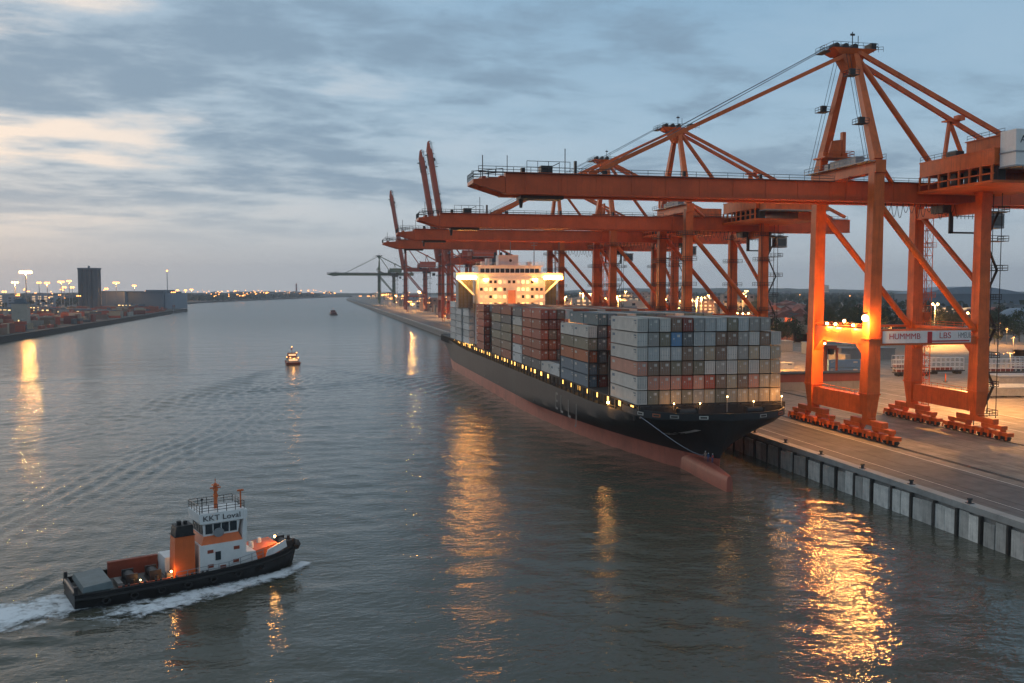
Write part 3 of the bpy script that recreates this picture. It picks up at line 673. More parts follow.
    for s in (-1, 1):
        mb = MB(); mb.box(min(s * 14.6, s * 20.6), max(s * 14.6, s * 20.6), Y + 5.2, Y + 12, 29.2, 40.6); cs = mb.build('side_casing', 'steel_side', root)
        mb = MB()
        for i in range(4): xx = s * (15.5 + i * 1.5); mb.box(xx - .25, xx + .25, Y + 5.0, Y + 5.19, 29.6, 40.2)
        for k in range(8): a, b = sorted((s * 14.8, s * 20.4)); mb.box(a, b, Y + 5.05, Y + 5.18, 30.2 + k * 1.25, 30.4 + k * 1.25)
        mb.build('louvre', 'deck_green', cs)
        # floodlight strip under the wing and work lights
        mb = MB(); a, b = sorted((s * 14.0, s * 21.9)); mb.box(a, b, Y - .1, Y + .38, 40.9, 42.1); mb.build('floodlight', 'lamp_strip', bw)
        mb = MB(); mb.box(s * 10.2 - .9, s * 10.2 + .9, Y - .5, Y - .01, 40.4, 41.1); mb.build('floodlight', 'lamp_strip', bw)
        lamp((s * 17.5, Y - 2.5, 41.0), 1300, bw, (1.0, .36, .055), .8)
        lamp((s * 9.0, Y - 6.5, 38.5), 1300, bw, (1.0, .36, .055), .5)
        lamp((s * 6.0, Y - 7.0, 31.5), 1800, bw, (1.0, .36, .055), .5)
    mb = MB(); mb.box(-6, 6, Y + 15, Y + 24, 13.5, 44); mb.box(-4.5, 4.5, Y + 16, Y + 23, 44, 50); fn = mb.build('funnel', 'steel_side', root)
    mb = MB()
    for i in (-2.5, 0, 2.5): mb.tube((i, Y + 19, 50), (i, Y + 19.4, 52.5), .6, n=8)
    mb.build('exhaust_pipe', 'pile_black', fn)
    mb = MB(); mb.rail([(-15, 150, 14), (15, 150, 14)], 1.1, .06, 3); mb.box(-14, 14, 148, 149, 11.5, 14); mb.tube((0, 155, 13.8), (0, 156, 20), .12, n=6); mb.build('stern_rail', 'grey_steel', root)
    # mooring line from the bow down to the launch
    mb = MB(); P0, P1 = Vector((-15.7, -135.5, 12.2)), Vector((74.3 - SCX, 164.6 - 300, 4.3)); pts = []
    for i in range(15): t = i / 14; p = P0.lerp(P1, t); p.z -= 5.0 * t * (1 - t) * .5; p.x -= 1.4 * math.sin(math.pi * t); p.y -= 9.0 * math.sin(math.pi * t) ** .8; pts.append(p)
    mb.path(pts, .07, 5); mb.build('mooring_line', 'rope_white', root)
    return root
mat('steel_side', (0.075, 0.095, 0.12), 0.5, 0.2, 0.2)
make_ship()

# ------------------------------------------------------------------ ship-to-shore gantry cranes
GA, LY = 26.5, 11.0
def make_crane(name, loc, label, detail=2, raised=None, body='crane_orange', girder='crane_red', tip=-84.0, group='gantry cranes along the quay'):
    root = empty(name, loc, 0, label, 'crane', group)
    def P(mb, nm, m, parent=root): return mb.build(nm, m, parent)
    legtop = {0: 59.0, GA: 53.4}
    for lx in (0, GA):
        for ly in (-LY, LY):
            mb = MB(); s = 0.5 if lx == 0 else 0.0
            mb.beam((lx, ly, 4.3), (lx, ly, 10), 1.7, 1.9, 2.9, 3.0); mb.beam((lx, ly, 10), (lx + s * .3, ly, 22), 2.9, 3.0, 2.5, 2.7); mb.beam((lx + s * .3, ly, 22), (lx + s, ly, legtop[lx]), 2.5, 2.7, 2.1, 2.4)
            l = P(mb, 'leg', body)
            if detail > 1:
                MB().box(lx - 1.6, lx + 1.6, ly - 1.62, ly + 1.62, 9.6, 9.9).build('flange', body, l); MB().box(lx - 1.42, lx + 1.42, ly - 1.5, ly + 1.5, 21.4, 21.65).build('flange', body, l)
        if detail < 2:
            for ly in (-LY, LY):
                mb = MB()
                for z_ in (25, 33, 41, 49): mb.box(lx - 2.4, lx + 2.4, ly - 2.5, ly + 2.5, z_, z_ + .12); mb.rail([(lx - 2.4, ly + 2.5, z_), (lx - 2.4, ly - 2.5, z_), (lx + 2.4, ly - 2.5, z_)], 1.15, .07, 1.4)
                mb.path([(lx - 1.6, ly - 1.6, 24), (lx - 1.6, ly - 1.6, 57)], .09, 4); mb.path([(lx - 1.1, ly - 1.6, 24), (lx - 1.1, ly - 1.6, 57)], .09, 4); P(mb, 'leg_platform', 'dark_steel')
        mb = MB(); mb.beam((lx, -LY + 1.4, 7.2), (lx, LY - 1.4, 7.2), 1.9, 4.0); mb.rail([(lx - .9, -LY + 2, 9.1), (lx - .9, LY - 2, 9.1)], 1.1, .05, 2); P(mb, 'sill_beam', body)
    for lx in (0, GA):
        mb = MB(); mb.beam((lx, -LY + 1.2, 21.8), (lx, LY - 1.2, 21.8), 1.9, 3.3)
        for ly in (-1, 1): mb.hexa([(lx - .9, ly * (LY - 1.2), 17.6), (lx + .9, ly * (LY - 1.2), 17.6), (lx + .9, ly * (LY - 1.25), 17.6), (lx - .9, ly * (LY - 1.25), 17.6), (lx - .9, ly * (LY - 1.2), 20.2), (lx + .9, ly * (LY - 1.2), 20.2), (lx + .9, ly * (LY - 4.2), 20.2), (lx - .9, ly * (LY - 4.2), 20.2)])
        mb.rail([(lx - .9, -LY + 1.5, 23.45), (lx - .9, LY - 1.5, 23.45)], 1.1, .05, 2.4); P(mb, 'portal_beam', body)
    for ly in (-LY, LY):
        mb = MB(); mb.beam((1.2, ly, 20.9), (GA - 1.2, ly, 20.9), 1.6, 1.7); mb.beam((1.2, ly, 23.2), (GA - 1.2, ly, 23.2), 1.3, .5); P(mb, 'portal_tie', body)
        mb = MB(); mb.tube((0.6, ly, 50.5), (GA - .8, ly, 22.6), .72, n=10); P(mb, 'diagonal_brace', body)
    mb = MB(); mb.tube((GA, LY - .8, 50), (GA, -LY + .8, 33), .62, n=10); P(mb, 'diagonal_brace', body)
    # waterside cross beam at the top and walkway
    mb = MB(); mb.beam((0.4, -LY - 1.6, 57.6), (0.4, LY + 1.6, 57.6), 2.4, 2.6); P(mb, 'top_cross_beam', body)
    mb = MB(); mb.box(-2.6, -.9, -LY - 1.5, LY + 1.5, 58.5, 58.65); mb.rail([(-2.6, -LY - 1.5, 58.6), (-2.6, LY + 1.5, 58.6)], 1.2, .06, 2); mb.rail([(1.6, -LY - 1.5, 58.9), (1.6, LY + 1.5, 58.9)], 1.2, .06, 2)
    mb.box(-.6, 1.4, -5, 5, 58.9, 60.6); mb.box(-.4, 1.1, 6, 7.6, 58.9, 60.4); P(mb, 'walkway', 'grey_steel')
    mb = MB(); mb.beam((GA, -LY + 1, 49.7), (GA, LY - 1, 49.7), 1.8, 2.4); P(mb, 'landside_beam', body)
    # A frame
    for s in (-1, 1):
        mb = MB(); mb.beam((0.4, s * LY, 58.9), (1.0, s * 1.3, 83.4), 1.9, 2.0, 1.2, 1.3); af = P(mb, 'frame_leg', body)
        if detail > 1:
            mb = MB(); mb.path([(-1.6, s * LY, 59), (-.8, s * 2.2, 83)], .06, 4); mb.path([(-2.4, s * LY, 59), (-1.6, s * 2.2, 83)], .06, 4)
            for t in ((.3, .72) if s < 0 else (.5,)):
                yy = s * (LY + (2 - LY) * t); zz_ = 59 + 26 * t; mb.box(-2.9, -.6, yy - 1.3, yy + 1.3, zz_, zz_ + .12); mb.rail([(-2.9, yy - 1.3, zz_), (-2.9, yy + 1.3, zz_)], 1.1, .06, 1.3); mb.rail([(-2.9, yy - 1.3, zz_), (-.6, yy - 1.3, zz_)], 1.1, .06, 1.3); mb.box(-2.2, -1.0, yy - .4, yy + .4, zz_ + .1, zz_ + 1.5)
            mb.build('ladder', 'dark_steel', af)
    mb = MB(); mb.hexa([(-3.0, -1.9, 83.0), (3.6, -1.9, 83.0), (3.6, 1.9, 83.0), (-3.0, 1.9, 83.0), (-5.0, -2.6, 84.2), (5.8, -2.6, 84.2), (5.8, 2.6, 84.2), (-5.0, 2.6, 84.2)])
    mb.hexa([(-.4, -1.3, 79.6), (2.2, -1.3, 79.6), (2.2, 1.3, 79.6), (-.4, 1.3, 79.6), (-2.4, -1.7, 83.0), (3.2, -1.7, 83.0), (3.2, 1.7, 83.0), (-2.4, 1.7, 83.0)]); P(mb, 'apex', body)
    mb = MB(); mb.rail([(-5.0, -2.6, 84.2), (5.8, -2.6, 84.2), (5.8, 2.6, 84.2), (-5.0, 2.6, 84.2), (-5.0, -2.6, 84.2)], 1.2, .05, 1.8)
    for q in (-3.2, -1.0, 1.2): mb.tube((q, -1.2, 84.9), (q, 1.2, 84.9), .7, n=12)
    mb.box(4.4, 5.6, -2.3, .4, 84.3, 85.6); mb.tube((1.2, 0, 84.2), (1.2, 0, 88.4), .1, n=5); mb.tube((2.6, 0, 84.2), (2.6, 0, 87.6), .08, n=5); mb.box(.7, 1.7, -.15, .15, 87.6, 88.0); mb.box(-6.6, -5.0, -1.8, 1.8, 83.4, 83.6); mb.rail([(-6.6, -1.8, 83.6), (-6.6, 1.8, 83.6)], 1.1, .05, 1.4); mb.rail([(5.8, -1.0, 83.9), (8.2, -1.0, 84.2)], 1.1, .05, 1.2)
    P(mb, 'sheave_platform', 'dark_steel')
    # stays
    for s in (-1, 1):
        mb = MB(); mb.beam((1.4, s * 1.9, 83.6), (60, s * 3.9, 56.2), .75, .95); P(mb, 'backstay', body)
        if raised is None:
            mb = MB(); mb.beam((-1.6, s * 1.7, 82.8), (-59, s * 2.2, 55.6), .6, .8); mb.tube((-59, s * 2.2, 55.4), (-59, s * 2.9, 55.4), 1.0, n=10); P(mb, 'forestay', body)
            mb = MB(); mb.tube((-4.0, s * 1.3, 85.3), (-58, s * 1.6, 56.2), .05, n=4); mb.tube((-4.0, s * .5, 85.0), (-57, s * 1.0, 55.8), .05, n=4); P(mb, 'hoist_rope', 'cable')
    mb = MB(); mb.tube((1.8, -1.6, 82), (GA - 6, -4.8, 56.5), .62, n=10); P(mb, 'rear_brace', body)
    mb = MB(); mb.tube((1.0, -LY, 58.5), (9.5, -3.4, 55.2), .5, n=8); P(mb, 'knee_brace', body); mb = MB(); mb.tube((1.0, LY, 58.5), (9.5, 3.4, 55.2), .5, n=8); P(mb, 'knee_brace', body)
    mb = MB()
    for s in (1,): mb.beam((28.4, 2.9, 70.6), (26.4, 2.9, 55.2), .7, .7); mb.beam((28.4, 2.9, 70.6), (35.5, 2.9, 55.2), .7, .7); mb.box(27.0, 30.6, 2.2, 3.9, 70.4, 70.7); mb.box(29.5, 31.3, 1.4, 3, 70.7, 71.8)
    P(mb, 'stay_support', body)
    # rear girder and boom
    def girders(x0, x1, z=0.0):
        mb = MB()
        for s in (-1, 1): mb.box(x0, x1, s * 3 - .75, s * 3 + .75, 51.2 + z, 55.2 + z); mb.box(x0, x1, s * 3 - 1.05, s * 3 + 1.05, 51.0 + z, 51.2 + z); mb.box(x0, x1, s * 3 - 1.0, s * 3 + 1.0, 55.2 + z, 55.35 + z)
        for k in range(int((x1 - x0) / 7.5)):
            xx = x0 + 4 + k * 7.5
            for s in (-1, 1): mb.box(xx, xx + .22, s * 3 - .83, s * 3 + .83, 51.2 + z, 55.2 + z)
        return mb
    mb = girders(-1.9, 62)
    for xx in range(4, 62, 9): mb.box(xx, xx + .8, -2.24, 2.24, 53.0, 54.6)
    rg = P(mb, 'rear_girder', girder)
    hz = 53.2; bo = bpy.data.objects.new('boom', None)
    mb = girders(tip + 6.5, -2.05, -hz); mb.v = [(p[0] + 2, p[1], p[2]) for p in mb.v]
    for s in (-1, 1):
        xa, xb = tip + 8.4, tip + 2
        mb.hexa([(xb, s * 3 - .5, -.2), (xa, s * 3 - .75, -2.1), (xa, s * 3 + .75, -2.1), (xb, s * 3 + .5, -.2), (xb, s * 3 - .5, .6), (xa, s * 3 - .75, 1.2), (xa, s * 3 + .75, 1.2), (xb, s * 3 + .5, .6)])
    for xx in range(int(tip) + 4, -4, 9): mb.box(xx, xx + .8, -2.24, 2.24, -.3, 1.4)
    mb.box(tip + 2, tip + 3, -2.4, 2.4, -.15, .55)
    bm = mb.build('boom', girder, root, (-2, 0, hz))
    mb = MB()
    for s in (-1, 1): mb.rail([(tip + 3, s * 4, 2.0), (-3, s * 4, 2.0)], 1.15, .055, 3.5); mb.box(tip + 3, -3, s * 4 - .35, s * 4 + .35, 1.9, 2.0)
    mb.box(tip + 16, tip + 18.4, -3, -.6, 2.1, 3.7); mb.box(tip + 12, tip + 12.8, -2.6, -1.6, 2.1, 3.2); mb.box(tip + 23, tip + 23.5, -3, -2.4, 2.1, 4.8); mb.rail([(tip + 13, -3.2, 2.1), (tip + 22, -3.2, 2.1)], 2.4, .06, 2.2); mb.beam((tip + 15, -2, 2), (tip + 20, -2, 4.4), .15, .15); mb.tube((tip + 4, -3, 1), (tip + 4, -3, 5.4), .1, n=5); mb.tube((tip + 21, -3, 2), (tip + 21, -3, 7.2), .1, n=5); mb.tube((tip + 9, -3, 2), (tip + 9, -3, 5.5), .08, n=5)
    mb.rail([(tip + 2, -3.4, .6), (tip + 2, 3.4, .6)], 1.4, .08, 1.2); mb.rail([(tip + 2, -3.6, .7), (tip + 8, -3.6, 1.4)], 1.4, .08, 1.5)
    mb.box(-37.4, -36.8, -3, -2.4, 2.1, 3.4); mb.box(-55, -54, -3, -2.2, 2.1, 3.0); mb.box(-20, -19.4, -3, -2.4, 2.1, 3.2)
    mb.build('boom_walkway', 'dark_steel', bm)
    mb = MB(); mb.box(tip + 12, tip + 21, -2.2, 2.2, -2.9, -2.25); mb.tube((tip + 12.5, 0, -2.9), (tip + 12.5, 0, -4.6), .5, .3, 8); mb.build('festoon_trolley', 'dark_steel', bm)
    if raised: bm.rotation_euler = (0, R(raised), 0)
    mb = MB()
    for s in (-1, 1): mb.rail([(-1.5, s * 4, 55.2), (61, s * 4, 55.2)], 1.15, .055, 3.5); mb.box(-1.5, 61, s * 4 - .35, s * 4 + .35, 55.36, 55.46)
    mb.build('girder_walkway', 'dark_steel', rg)
    # boom hoist platform with orange fin above the cross beam
    mb = MB(); mb.box(-4, 3.2, 1.5, 6.4, 61.2, 61.5); mb.rail([(-4, 1.5, 61.5), (3.2, 1.5, 61.5), (3.2, 6.4, 61.5)], 1.2, .07, 1.6)
    mb.add([(-2.8, 2.2, 61.5), (.4, 2.2, 61.5), (.4, 2.2, 65.3), (-1.8, 2.2, 65.0), (-2.8, 2.8, 61.5), (.4, 2.8, 61.5), (.4, 2.8, 65.3), (-1.8, 2.8, 65.0)], [(0, 1, 2, 3), (7, 6, 5, 4), (0, 4, 5, 1), (1, 5, 6, 2), (2, 6, 7, 3), (3, 7, 4, 0)])
    mb.box(.6, 1.4, 2, 3, 61.5, 67); mb.box(-3.5, 2.5, 3, 5, 61.5, 62.6)
    for q in (-3.5, 2.8): mb.beam((q, 4, 58.8), (q, 4, 61.2), .4, .4)
    P(mb, 'hoist_platform', body)
    # trolley, hanging frame and operator cab
    mb = MB(); mb.box(23.5, 33, -2.1, 2.1, 49.2, 50.9); mb.box(25, 26, -2.4, -2.0, 44.5, 49.2); mb.box(33, 33.8, -2.4, -2.0, 44.5, 50.9); mb.box(25, 33.8, -2.4, -2.1, 44.5, 44.9)
    mb.rail([(26, -2.3, 47.8), (33, -2.3, 47.8)], 1.2, .08, 1.0); mb.box(34.2, 40, -2.4, 2.4, 49.4, 49.7); P(mb, 'trolley', 'dark_steel')
    mb = MB(); mb.box(36.2, 40, -1.6, 1.6, 45.9, 49.3); cb = P(mb, 'operator_cab', 'grey_steel')
    mb = MB(); mb.box(36.6, 39.6, -1.66, -1.59, 46.5, 48.7); mb.box(36.13, 36.21, -1.2, 1.2, 46.2, 48.6); mb.build('window', 'glass_dark', cb)
    # machinery house
    mb = MB(); mb.box(15.4, 36, -27, -4.6, 56.4, 59.4); mb.box(15.3, 36.1, -27.1, -4.5, 59.4, 59.65); mb.box(17.5, 36, -27, -16.5, 59.65, 62.2); mb.box(17.2, 36.1, -27.1, -16.3, 62.2, 62.4); mh = P(mb, 'machinery_house', body)
    mb = MB(); mb.box(15.0, 36.4, -27.2, -4.4, 52.9, 53.4)
    for k in range(8): yk = -26.8 + k * 3.1; mb.box(15.1, 15.5, yk, yk + .35, 53.4, 56.4)
    mb.box(15.1, 15.5, -27, -4.6, 54.6, 54.85); mb.beam((GA, -LY, 52.4), (GA, -LY, 52.9), 2.6, 2.6); mb.box(30, 36, -26, -6, 53.4, 56.4); mb.build('house_frame', body, mh)
    for k in range(5): yk = -26 + k * 4.0; MB().box(17.2, 19, yk, yk + 1.6, 53.42, 56.3).build('machine', 'dark_steel', mh)
    mb = MB(); mb.rail([(15.5, -16.2, 59.65), (15.5, -4.6, 59.65)], 1.1, .05, 2); mb.rail([(17.6, -27, 62.4), (17.6, -16.5, 62.4)], 1.1, .05, 2); mb.box(17, 19, -14, -11, 59.65, 61.0); mb.build('roof_rail', 'dark_steel', mh)
    mb = MB(); mb.box(16.4, 37, -31.4, -27.3, 55.6, 62.6); ws = mb.build('electrical_house', 'white_paint' if detail > 1 else body, mh)
    mb = MB(); mb.box(16.3, 37.1, -31.5, -27.2, 58.2, 58.5); mb.box(16.3, 37.1, -31.5, -27.2, 55.5, 55.8); mb.build('trim', 'grey_steel', ws)
    if detail > 1: text('A Buu', 'lettering', 2.0, (19.8, -31.43, 60.6), (R(90), 0, 0), 'text_dark', ws, 1.0)
    # stair tower on the landside
    mb = MB()
    for dx in (0, 3.4):
        for dy in (0, 2.6): mb.tube((GA + 2.2 + dx, -LY + 1 + dy, 0.2), (GA + 2.2 + dx, -LY + 1 + dy, 53.2), .09, n=5)
    for k in range(8):
        z_ = 4 + k * 6.4; big_ = k in (5, 6, 7)
        mb.box(GA + 1.6, GA + (7.2 if big_ else 5.8), -LY + .6, -LY + 4, z_, z_ + .15); mb.rail([(GA + 1.6, -LY + .6, z_), (GA + (7.2 if big_ else 5.8), -LY + .6, z_), (GA + (7.2 if big_ else 5.8), -LY + 4, z_)], 1.2, .07, 1.4)
        if k < 7: mb.beam((GA + 2.4 + 3 * (k % 2), -LY + 1.8, z_ + .2), (GA + 5.4 - 3 * (k % 2), -LY + 1.8, z_ + 6.4), .7, .14)
    P(mb, 'access_stair', 'dark_steel')
    mb = MB(); ex, ey = (2.6, LY - 3.2) if detail < 2 else (GA + 1.8, LY - 1)
    for dx in (0, 2.0):
        for dy in (0, 2.0): mb.tube((ex + dx, ey + dy, 0.2), (ex + dx, ey + dy, 57), .11, n=4)
    for k in range(19):
        z_ = 1 + k * 3.0
        for p, q in (((0, 0), (2, 0)), ((2, 0), (2, 2)), ((2, 2), (0, 2)), ((0, 2), (0, 0))): mb.tube((ex + p[0], ey + p[1], z_), (ex + q[0], ey + q[1], z_), .07, n=4, cap=False); mb.tube((ex + p[0], ey + p[1], z_), (ex + q[0], ey + q[1], z_ + 3), .05, n=4, cap=False)
    mb.box(ex + .2, ex + 1.8, ey + .2, ey + 1.8, 24, 26.4)
    for z_ in (18, 30, 42, 54): mb.box(ex - .5, ex + 2.6, ey - .6, ey + 2.6, z_, z_ + .12); mb.rail([(ex + 2.6, ey - .6, z_), (ex - .5, ey - .6, z_)], 1.1, .05, 1.5)
    P(mb, 'elevator_mast', body)
    mb = MB(); y_ = -4.3
    for k in range(16):
        x0_, x1_ = 3 + k * 1.45, 4.45 + k * 1.45; dp = 2.6 + .8 * math.sin(k * 1.7); pp = [(x0_ + (x1_ - x0_) * t / 5, y_, 50.8 - dp * 4 * (t / 5) * (1 - t / 5)) for t in range(6)]; mb.path(pp, .07, 4)
    P(mb, 'festoon_cable', 'dark_steel')
    # bogies
    if detail > 0:
        wh = MB().tube((-.5, 0, .6), (.5, 0, .6), .6, n=16).tube((-.95, 0, .6), (.95, 0, .6), .24, n=8).mesh('wheel', 'dark_steel')
        for lx in (0, GA):
            for s in (-1, 1):
                mb = MB(); cy = s * LY
                mb.beam((lx, cy - 5.6, 3.75), (lx, cy + 5.6, 3.75), 1.5, 1.1); mb.box(lx - .8, lx + .8, cy - 1.3, cy + 1.3, 4.0, 4.7)
                for q in (-5.2, 5.2):
                    mb.beam((lx, cy + q - 3.0, 2.75), (lx, cy + q + 3.0, 2.75), 1.5, .8); mb.box(lx - .5, lx + .5, cy + q - .5, cy + q + .5, 3.0, 3.4)
                    for w in (-2.6, 2.6):
                        mb.beam((lx, cy + q + w - 2.2, 1.55), (lx, cy + q + w + 2.2, 1.55), 1.6, .75); mb.box(lx - .4, lx + .4, cy + q + w - .45, cy + q + w + .45, 1.9, 2.5); mb.box(lx - 1.6, lx - .83, cy + q + w - .6, cy + q + w + .6, 1.2, 2.1)
                        for e_ in (-1.95, 0, 1.95): mb.box(lx - 1.0, lx - .82, cy + q + w + e_ - .22, cy + q + w + e_ + .22, .5, 1.3)
                bg_ = P(mb, 'bogie', body)
                if detail > 1:
                    for k in range(8): link('wheel', wh, bg_, (lx, cy + (-5.2 if k < 4 else 5.2) + (-2.6 if k % 4 < 2 else 2.6) + (-1.15 if k % 2 else 1.15), 0.09))
    return root
c1 = make_crane('gantry_crane', (114.5, 181, QZ), 'orange gantry crane nearest the camera, with a bright lamp on its leg', 2)
# sign on the near portal tie
mb = MB(); mb.box(2.2, 23.6, -LY - 1.0, -LY - .82, 20.5, 23.1); sg = mb.build('sign_board', 'white_paint', c1)
mb = MB(); mb.box(12.9, 14.0, -LY - 1.06, -LY - 1.003, 20.5, 22.9); mb.box(13.6, 23.2, -LY - 1.05, -LY - 1.003, 20.7, 21.0); mb.build('stripe', 'text_red', sg)
text('HUMMMB', 'lettering', 1.75, (7.4, -LY - 1.02, 21.9), (R(90), 0, 0), 'text_red', sg, 1.0)
text('LBS', 'lettering', 1.8, (17.2, -LY - 1.02, 22.0), (R(90), 0, 0), 'text_red', sg, 1.1)
text('HMEUB', 'lettering', 1.7, (22.0, -LY - 1.02, 22.0), (R(90), 0, 0), 'text_grey', sg, .6)
# lamps on the nearest crane
def crane_lamp(p, hot, watts, r=.45, parent=c1, m='lamp_hot'):
    mb = MB(); mb.box(p[0] - .35, p[0] + .35, p[1] - .35, p[1] + .35, p[2] + r * .9, p[2] + r * .9 + .3); f = mb.build('floodlight', 'dark_steel', parent)
    mb = MB(); mb.sphere(p, hot, 10, 6); mb.build('lens', m, f); lamp((p[0] - .1, p[1], p[2] - hot - .45), watts, f, r=r)
crane_lamp((-2.2, -LY - 1.2, 25.9), .7, 15000, 1.0)
for k in range(4): crane_lamp((-1.3, -6.5 + k * 3.4, 24.2 + (.8 if k == 1 else 0)), .3, 1500, .25)
crane_lamp((-1.6, 4, 19.6), .2, 4500, .5)

c2 = make_crane('gantry_crane', (114.5, 279, QZ), 'orange gantry crane second from the camera, boom over the middle of the ship', 1)
for y, lab in ((353, 'orange gantry crane third from the camera, right of the lit bridge'), (430, 'orange gantry crane fourth from the camera, boom just above the lit bridge')):
    c = copy_tree(c2); c.location = (114.5, y, QZ); c['label'] = lab
r1 = make_crane('gantry_crane', (116, 800, QZ), 'tall red gantry crane with its twin boom raised, left of the lit bridge', 0, 80, 'far_red', 'far_red', -100)
r1.scale = (1, 1, 1.08)
rb = copy_tree(r1); rb.location = (115, 852, QZ); rb['label'] = 'red gantry crane with raised boom close behind another, left of the lit bridge'
r2 = copy_tree(r1); r2.location = (115, 1205, QZ); r2['label'] = 'more distant red gantry crane with raised boom, leftmost of the raised ones'
c7 = make_crane('gantry_crane', (114.5, 1720, QZ), 'farthest gantry crane, greenish, its boom lowered over the river', 0, None, 'far_green', 'far_green', -92); c7.scale = (1.05, 1.5, 1.12)
for par, pos, w in ((c2, (-2, -4, 47), 9000), (c2, (26, 6, 47.5), 5000)):
    pass

# ------------------------------------------------------------------ tug
def make_tug():
    root = empty('tugboat', (TUG[0], TUG[1], 0), TUG_H, 'black hulled tug with white wheelhouse and orange funnel, steaming in the foreground', 'tug')
    def sheer(t): return 1.55 + 0.15 * t + 1.05 * max(0, t - .42) ** 1.7 * 2.6
    def hw(t, lev):
        a = 1.0 if t > .10 else .88 + .12 * t / .10
        if t > .60: a *= max(0, 1 - ((t - .60) / (.40 - .02 * (1 - lev))) ** (2.3 + .5 * lev)) ** .62
        return 4.35 * a * (.90 + .10 * lev)
    n = 26; mb = MB(); Ls = 28.6; prof = []
    for k in range(n):
        t = k / (n - 1); x_ = -Ls / 2 + Ls * t; h = sheer(t); row = []
        for lev, z_ in ((0, -.8), (.35, .15), (.7, h * .55), (1, h), (1.0, h + .75)):
            row.append((x_ + (.9 * lev - .5) * max(0, (t - .8) / .2), hw(t, lev), z_))
        prof.append(row)
    for k, row in enumerate(prof): mb.v += [(p[0], -p[1], p[2]) for p in row] + [p for p in row[::-1]]
    for k in range(n - 1):
        for i in range(9):
            if i == 4: continue
            a = k * 10 + i; mb.f.append((a, a + 10, a + 11, a + 1)); mb.m.append(0)
    mb.f.append(tuple(range(10))[::-1]); mb.m.append(0); mb.f.append(tuple(range((n - 1) * 10, n * 10))); mb.m.append(0)
    hull = mb.build('hull', 'tug_black', root)
    mb = MB()
    for k in range(n):
        t = k / (n - 1); x_ = -Ls / 2 + Ls * t + .4 * max(0, (t - .8) / .2); w = max(.05, hw(t, 1) - .12); mb.v += [(x_, -w, sheer(t) - .05), (x_, w, sheer(t) - .05)]
    for k in range(n - 1): mb.f.append((2 * k, 2 * k + 1, 2 * k + 3, 2 * k + 2)); mb.m.append(0)
    mb.build('deck', 'tug_deck', root)
    for s in (-1, 1):
        pts = [(-Ls / 2 + Ls * k / 40 + .4 * max(0, (k / 40 - .8) / .2), s * (hw(k / 40, 1) + .12), sheer(k / 40) + .1) for k in range(39)]; MB().path(pts, .24, 7).build('fender', 'tyre', root)
        pts = [(p[0], p[1] * .985, p[2] + .68) for p in pts]; MB().path(pts, .11, 6).build('bulwark_rail', 'tyre', root)
    mb = MB(); mb.path([(13.9, -2.0, 4.3), (14.5, -1.0, 4.35), (14.75, 0, 4.4), (14.5, 1.0, 4.35), (13.9, 2.0, 4.3)], .42, 8); mb.build('bow_fender', 'tyre', root)
    for k in range(7):
        mb = MB(); x_ = -11 + k * 3.2; t = (x_ + Ls / 2) / Ls; yc = -(hw(t, .8) + .28); zc = sheer(t) - .5
        for i in range(12): a, b = 2 * math.pi * i / 12, 2 * math.pi * (i + 1) / 12; mb.tube((x_ + .42 * math.cos(a), yc, zc + .42 * math.sin(a)), (x_ + .42 * math.cos(b), yc, zc + .42 * math.sin(b)), .15, n=6)
        mb.build('tyre_fender', 'tyre', root)
    # stern slab and roller
    mb = MB(); mb.hexa([(-13.4, -3.5, 2.3), (-9.9, -3.5, 2.3), (-9.9, 3.5, 2.3), (-13.4, 3.5, 2.3), (-13.2, -3.3, 3.0), (-10.1, -3.3, 3.3), (-10.1, 3.3, 3.3), (-13.2, 3.3, 3.0)]); mb.box(-13, -10.2, -3, 3, 1.6, 2.28); mb.build('stern_platform', 'tug_grey', root)
    mb = MB(); mb.tube((-14.1, -3.3, 2.3), (-14.1, 3.3, 2.3), .3, n=10); mb.box(-14.3, -13.9, -3.7, -3.3, 1.5, 3.4); mb.box(-14.3, -13.9, 3.3, 3.7, 1.5, 3.4); mb.build('stern_roller', 'dark_steel', root)
    # cargo walls
    mb = MB(); mb.box(-9.3, -3.2, 2.9, 3.3, 1.5, 3.75); mb.box(-9.3, -3.2, 2.8, 3.4, 3.75, 3.95); mb.build('cargo_wall', 'tug_red', root)
    mb = MB(); mb.box(-9.3, -2.8, -3.2, -2.95, 1.5, 2.2); mb.build('near_coaming', 'tug_red', root)
    mb = MB()
    for x_ in (-7.4, -4.6): mb.box(x_ - .8, x_ + .8, -1.7, .9, 1.6, 1.9); mb.tube((x_, -1.4, 2.5), (x_, .7, 2.5), .62, n=12); mb.box(x_ - .7, x_ + .7, -1.7, -1.45, 1.6, 3.2); mb.box(x_ - .7, x_ + .7, .7, .95, 1.6, 3.2); mb.tube((x_, -2.2, 1.6), (x_, -2.2, 2.6), .25, n=8)
    mb.build('towing_winch', 'dark_steel', root)
    for bx in ((-3.4, -2.7, -2.4, -1.5, 1.6, 2.6), (-9.2, -8.6, -2.4, .4, 1.6, 2.4)): MB().box(*bx).build('deck_locker', 'tug_deck', root)
    for k in range(6):
        x_ = -8.5 + k * 1.9; mb = MB(); mb.tube((x_ - .3, -3.55, 1.5), (x_ - .3, -3.55, 2.5), .16, n=7); mb.tube((x_ + .3, -3.55, 1.5), (x_ + .3, -3.55, 2.5), .16, n=7); mb.box(x_ - .5, x_ + .5, -3.7, -3.4, 1.5, 1.7); mb.build('bitts', 'dark_steel', root)
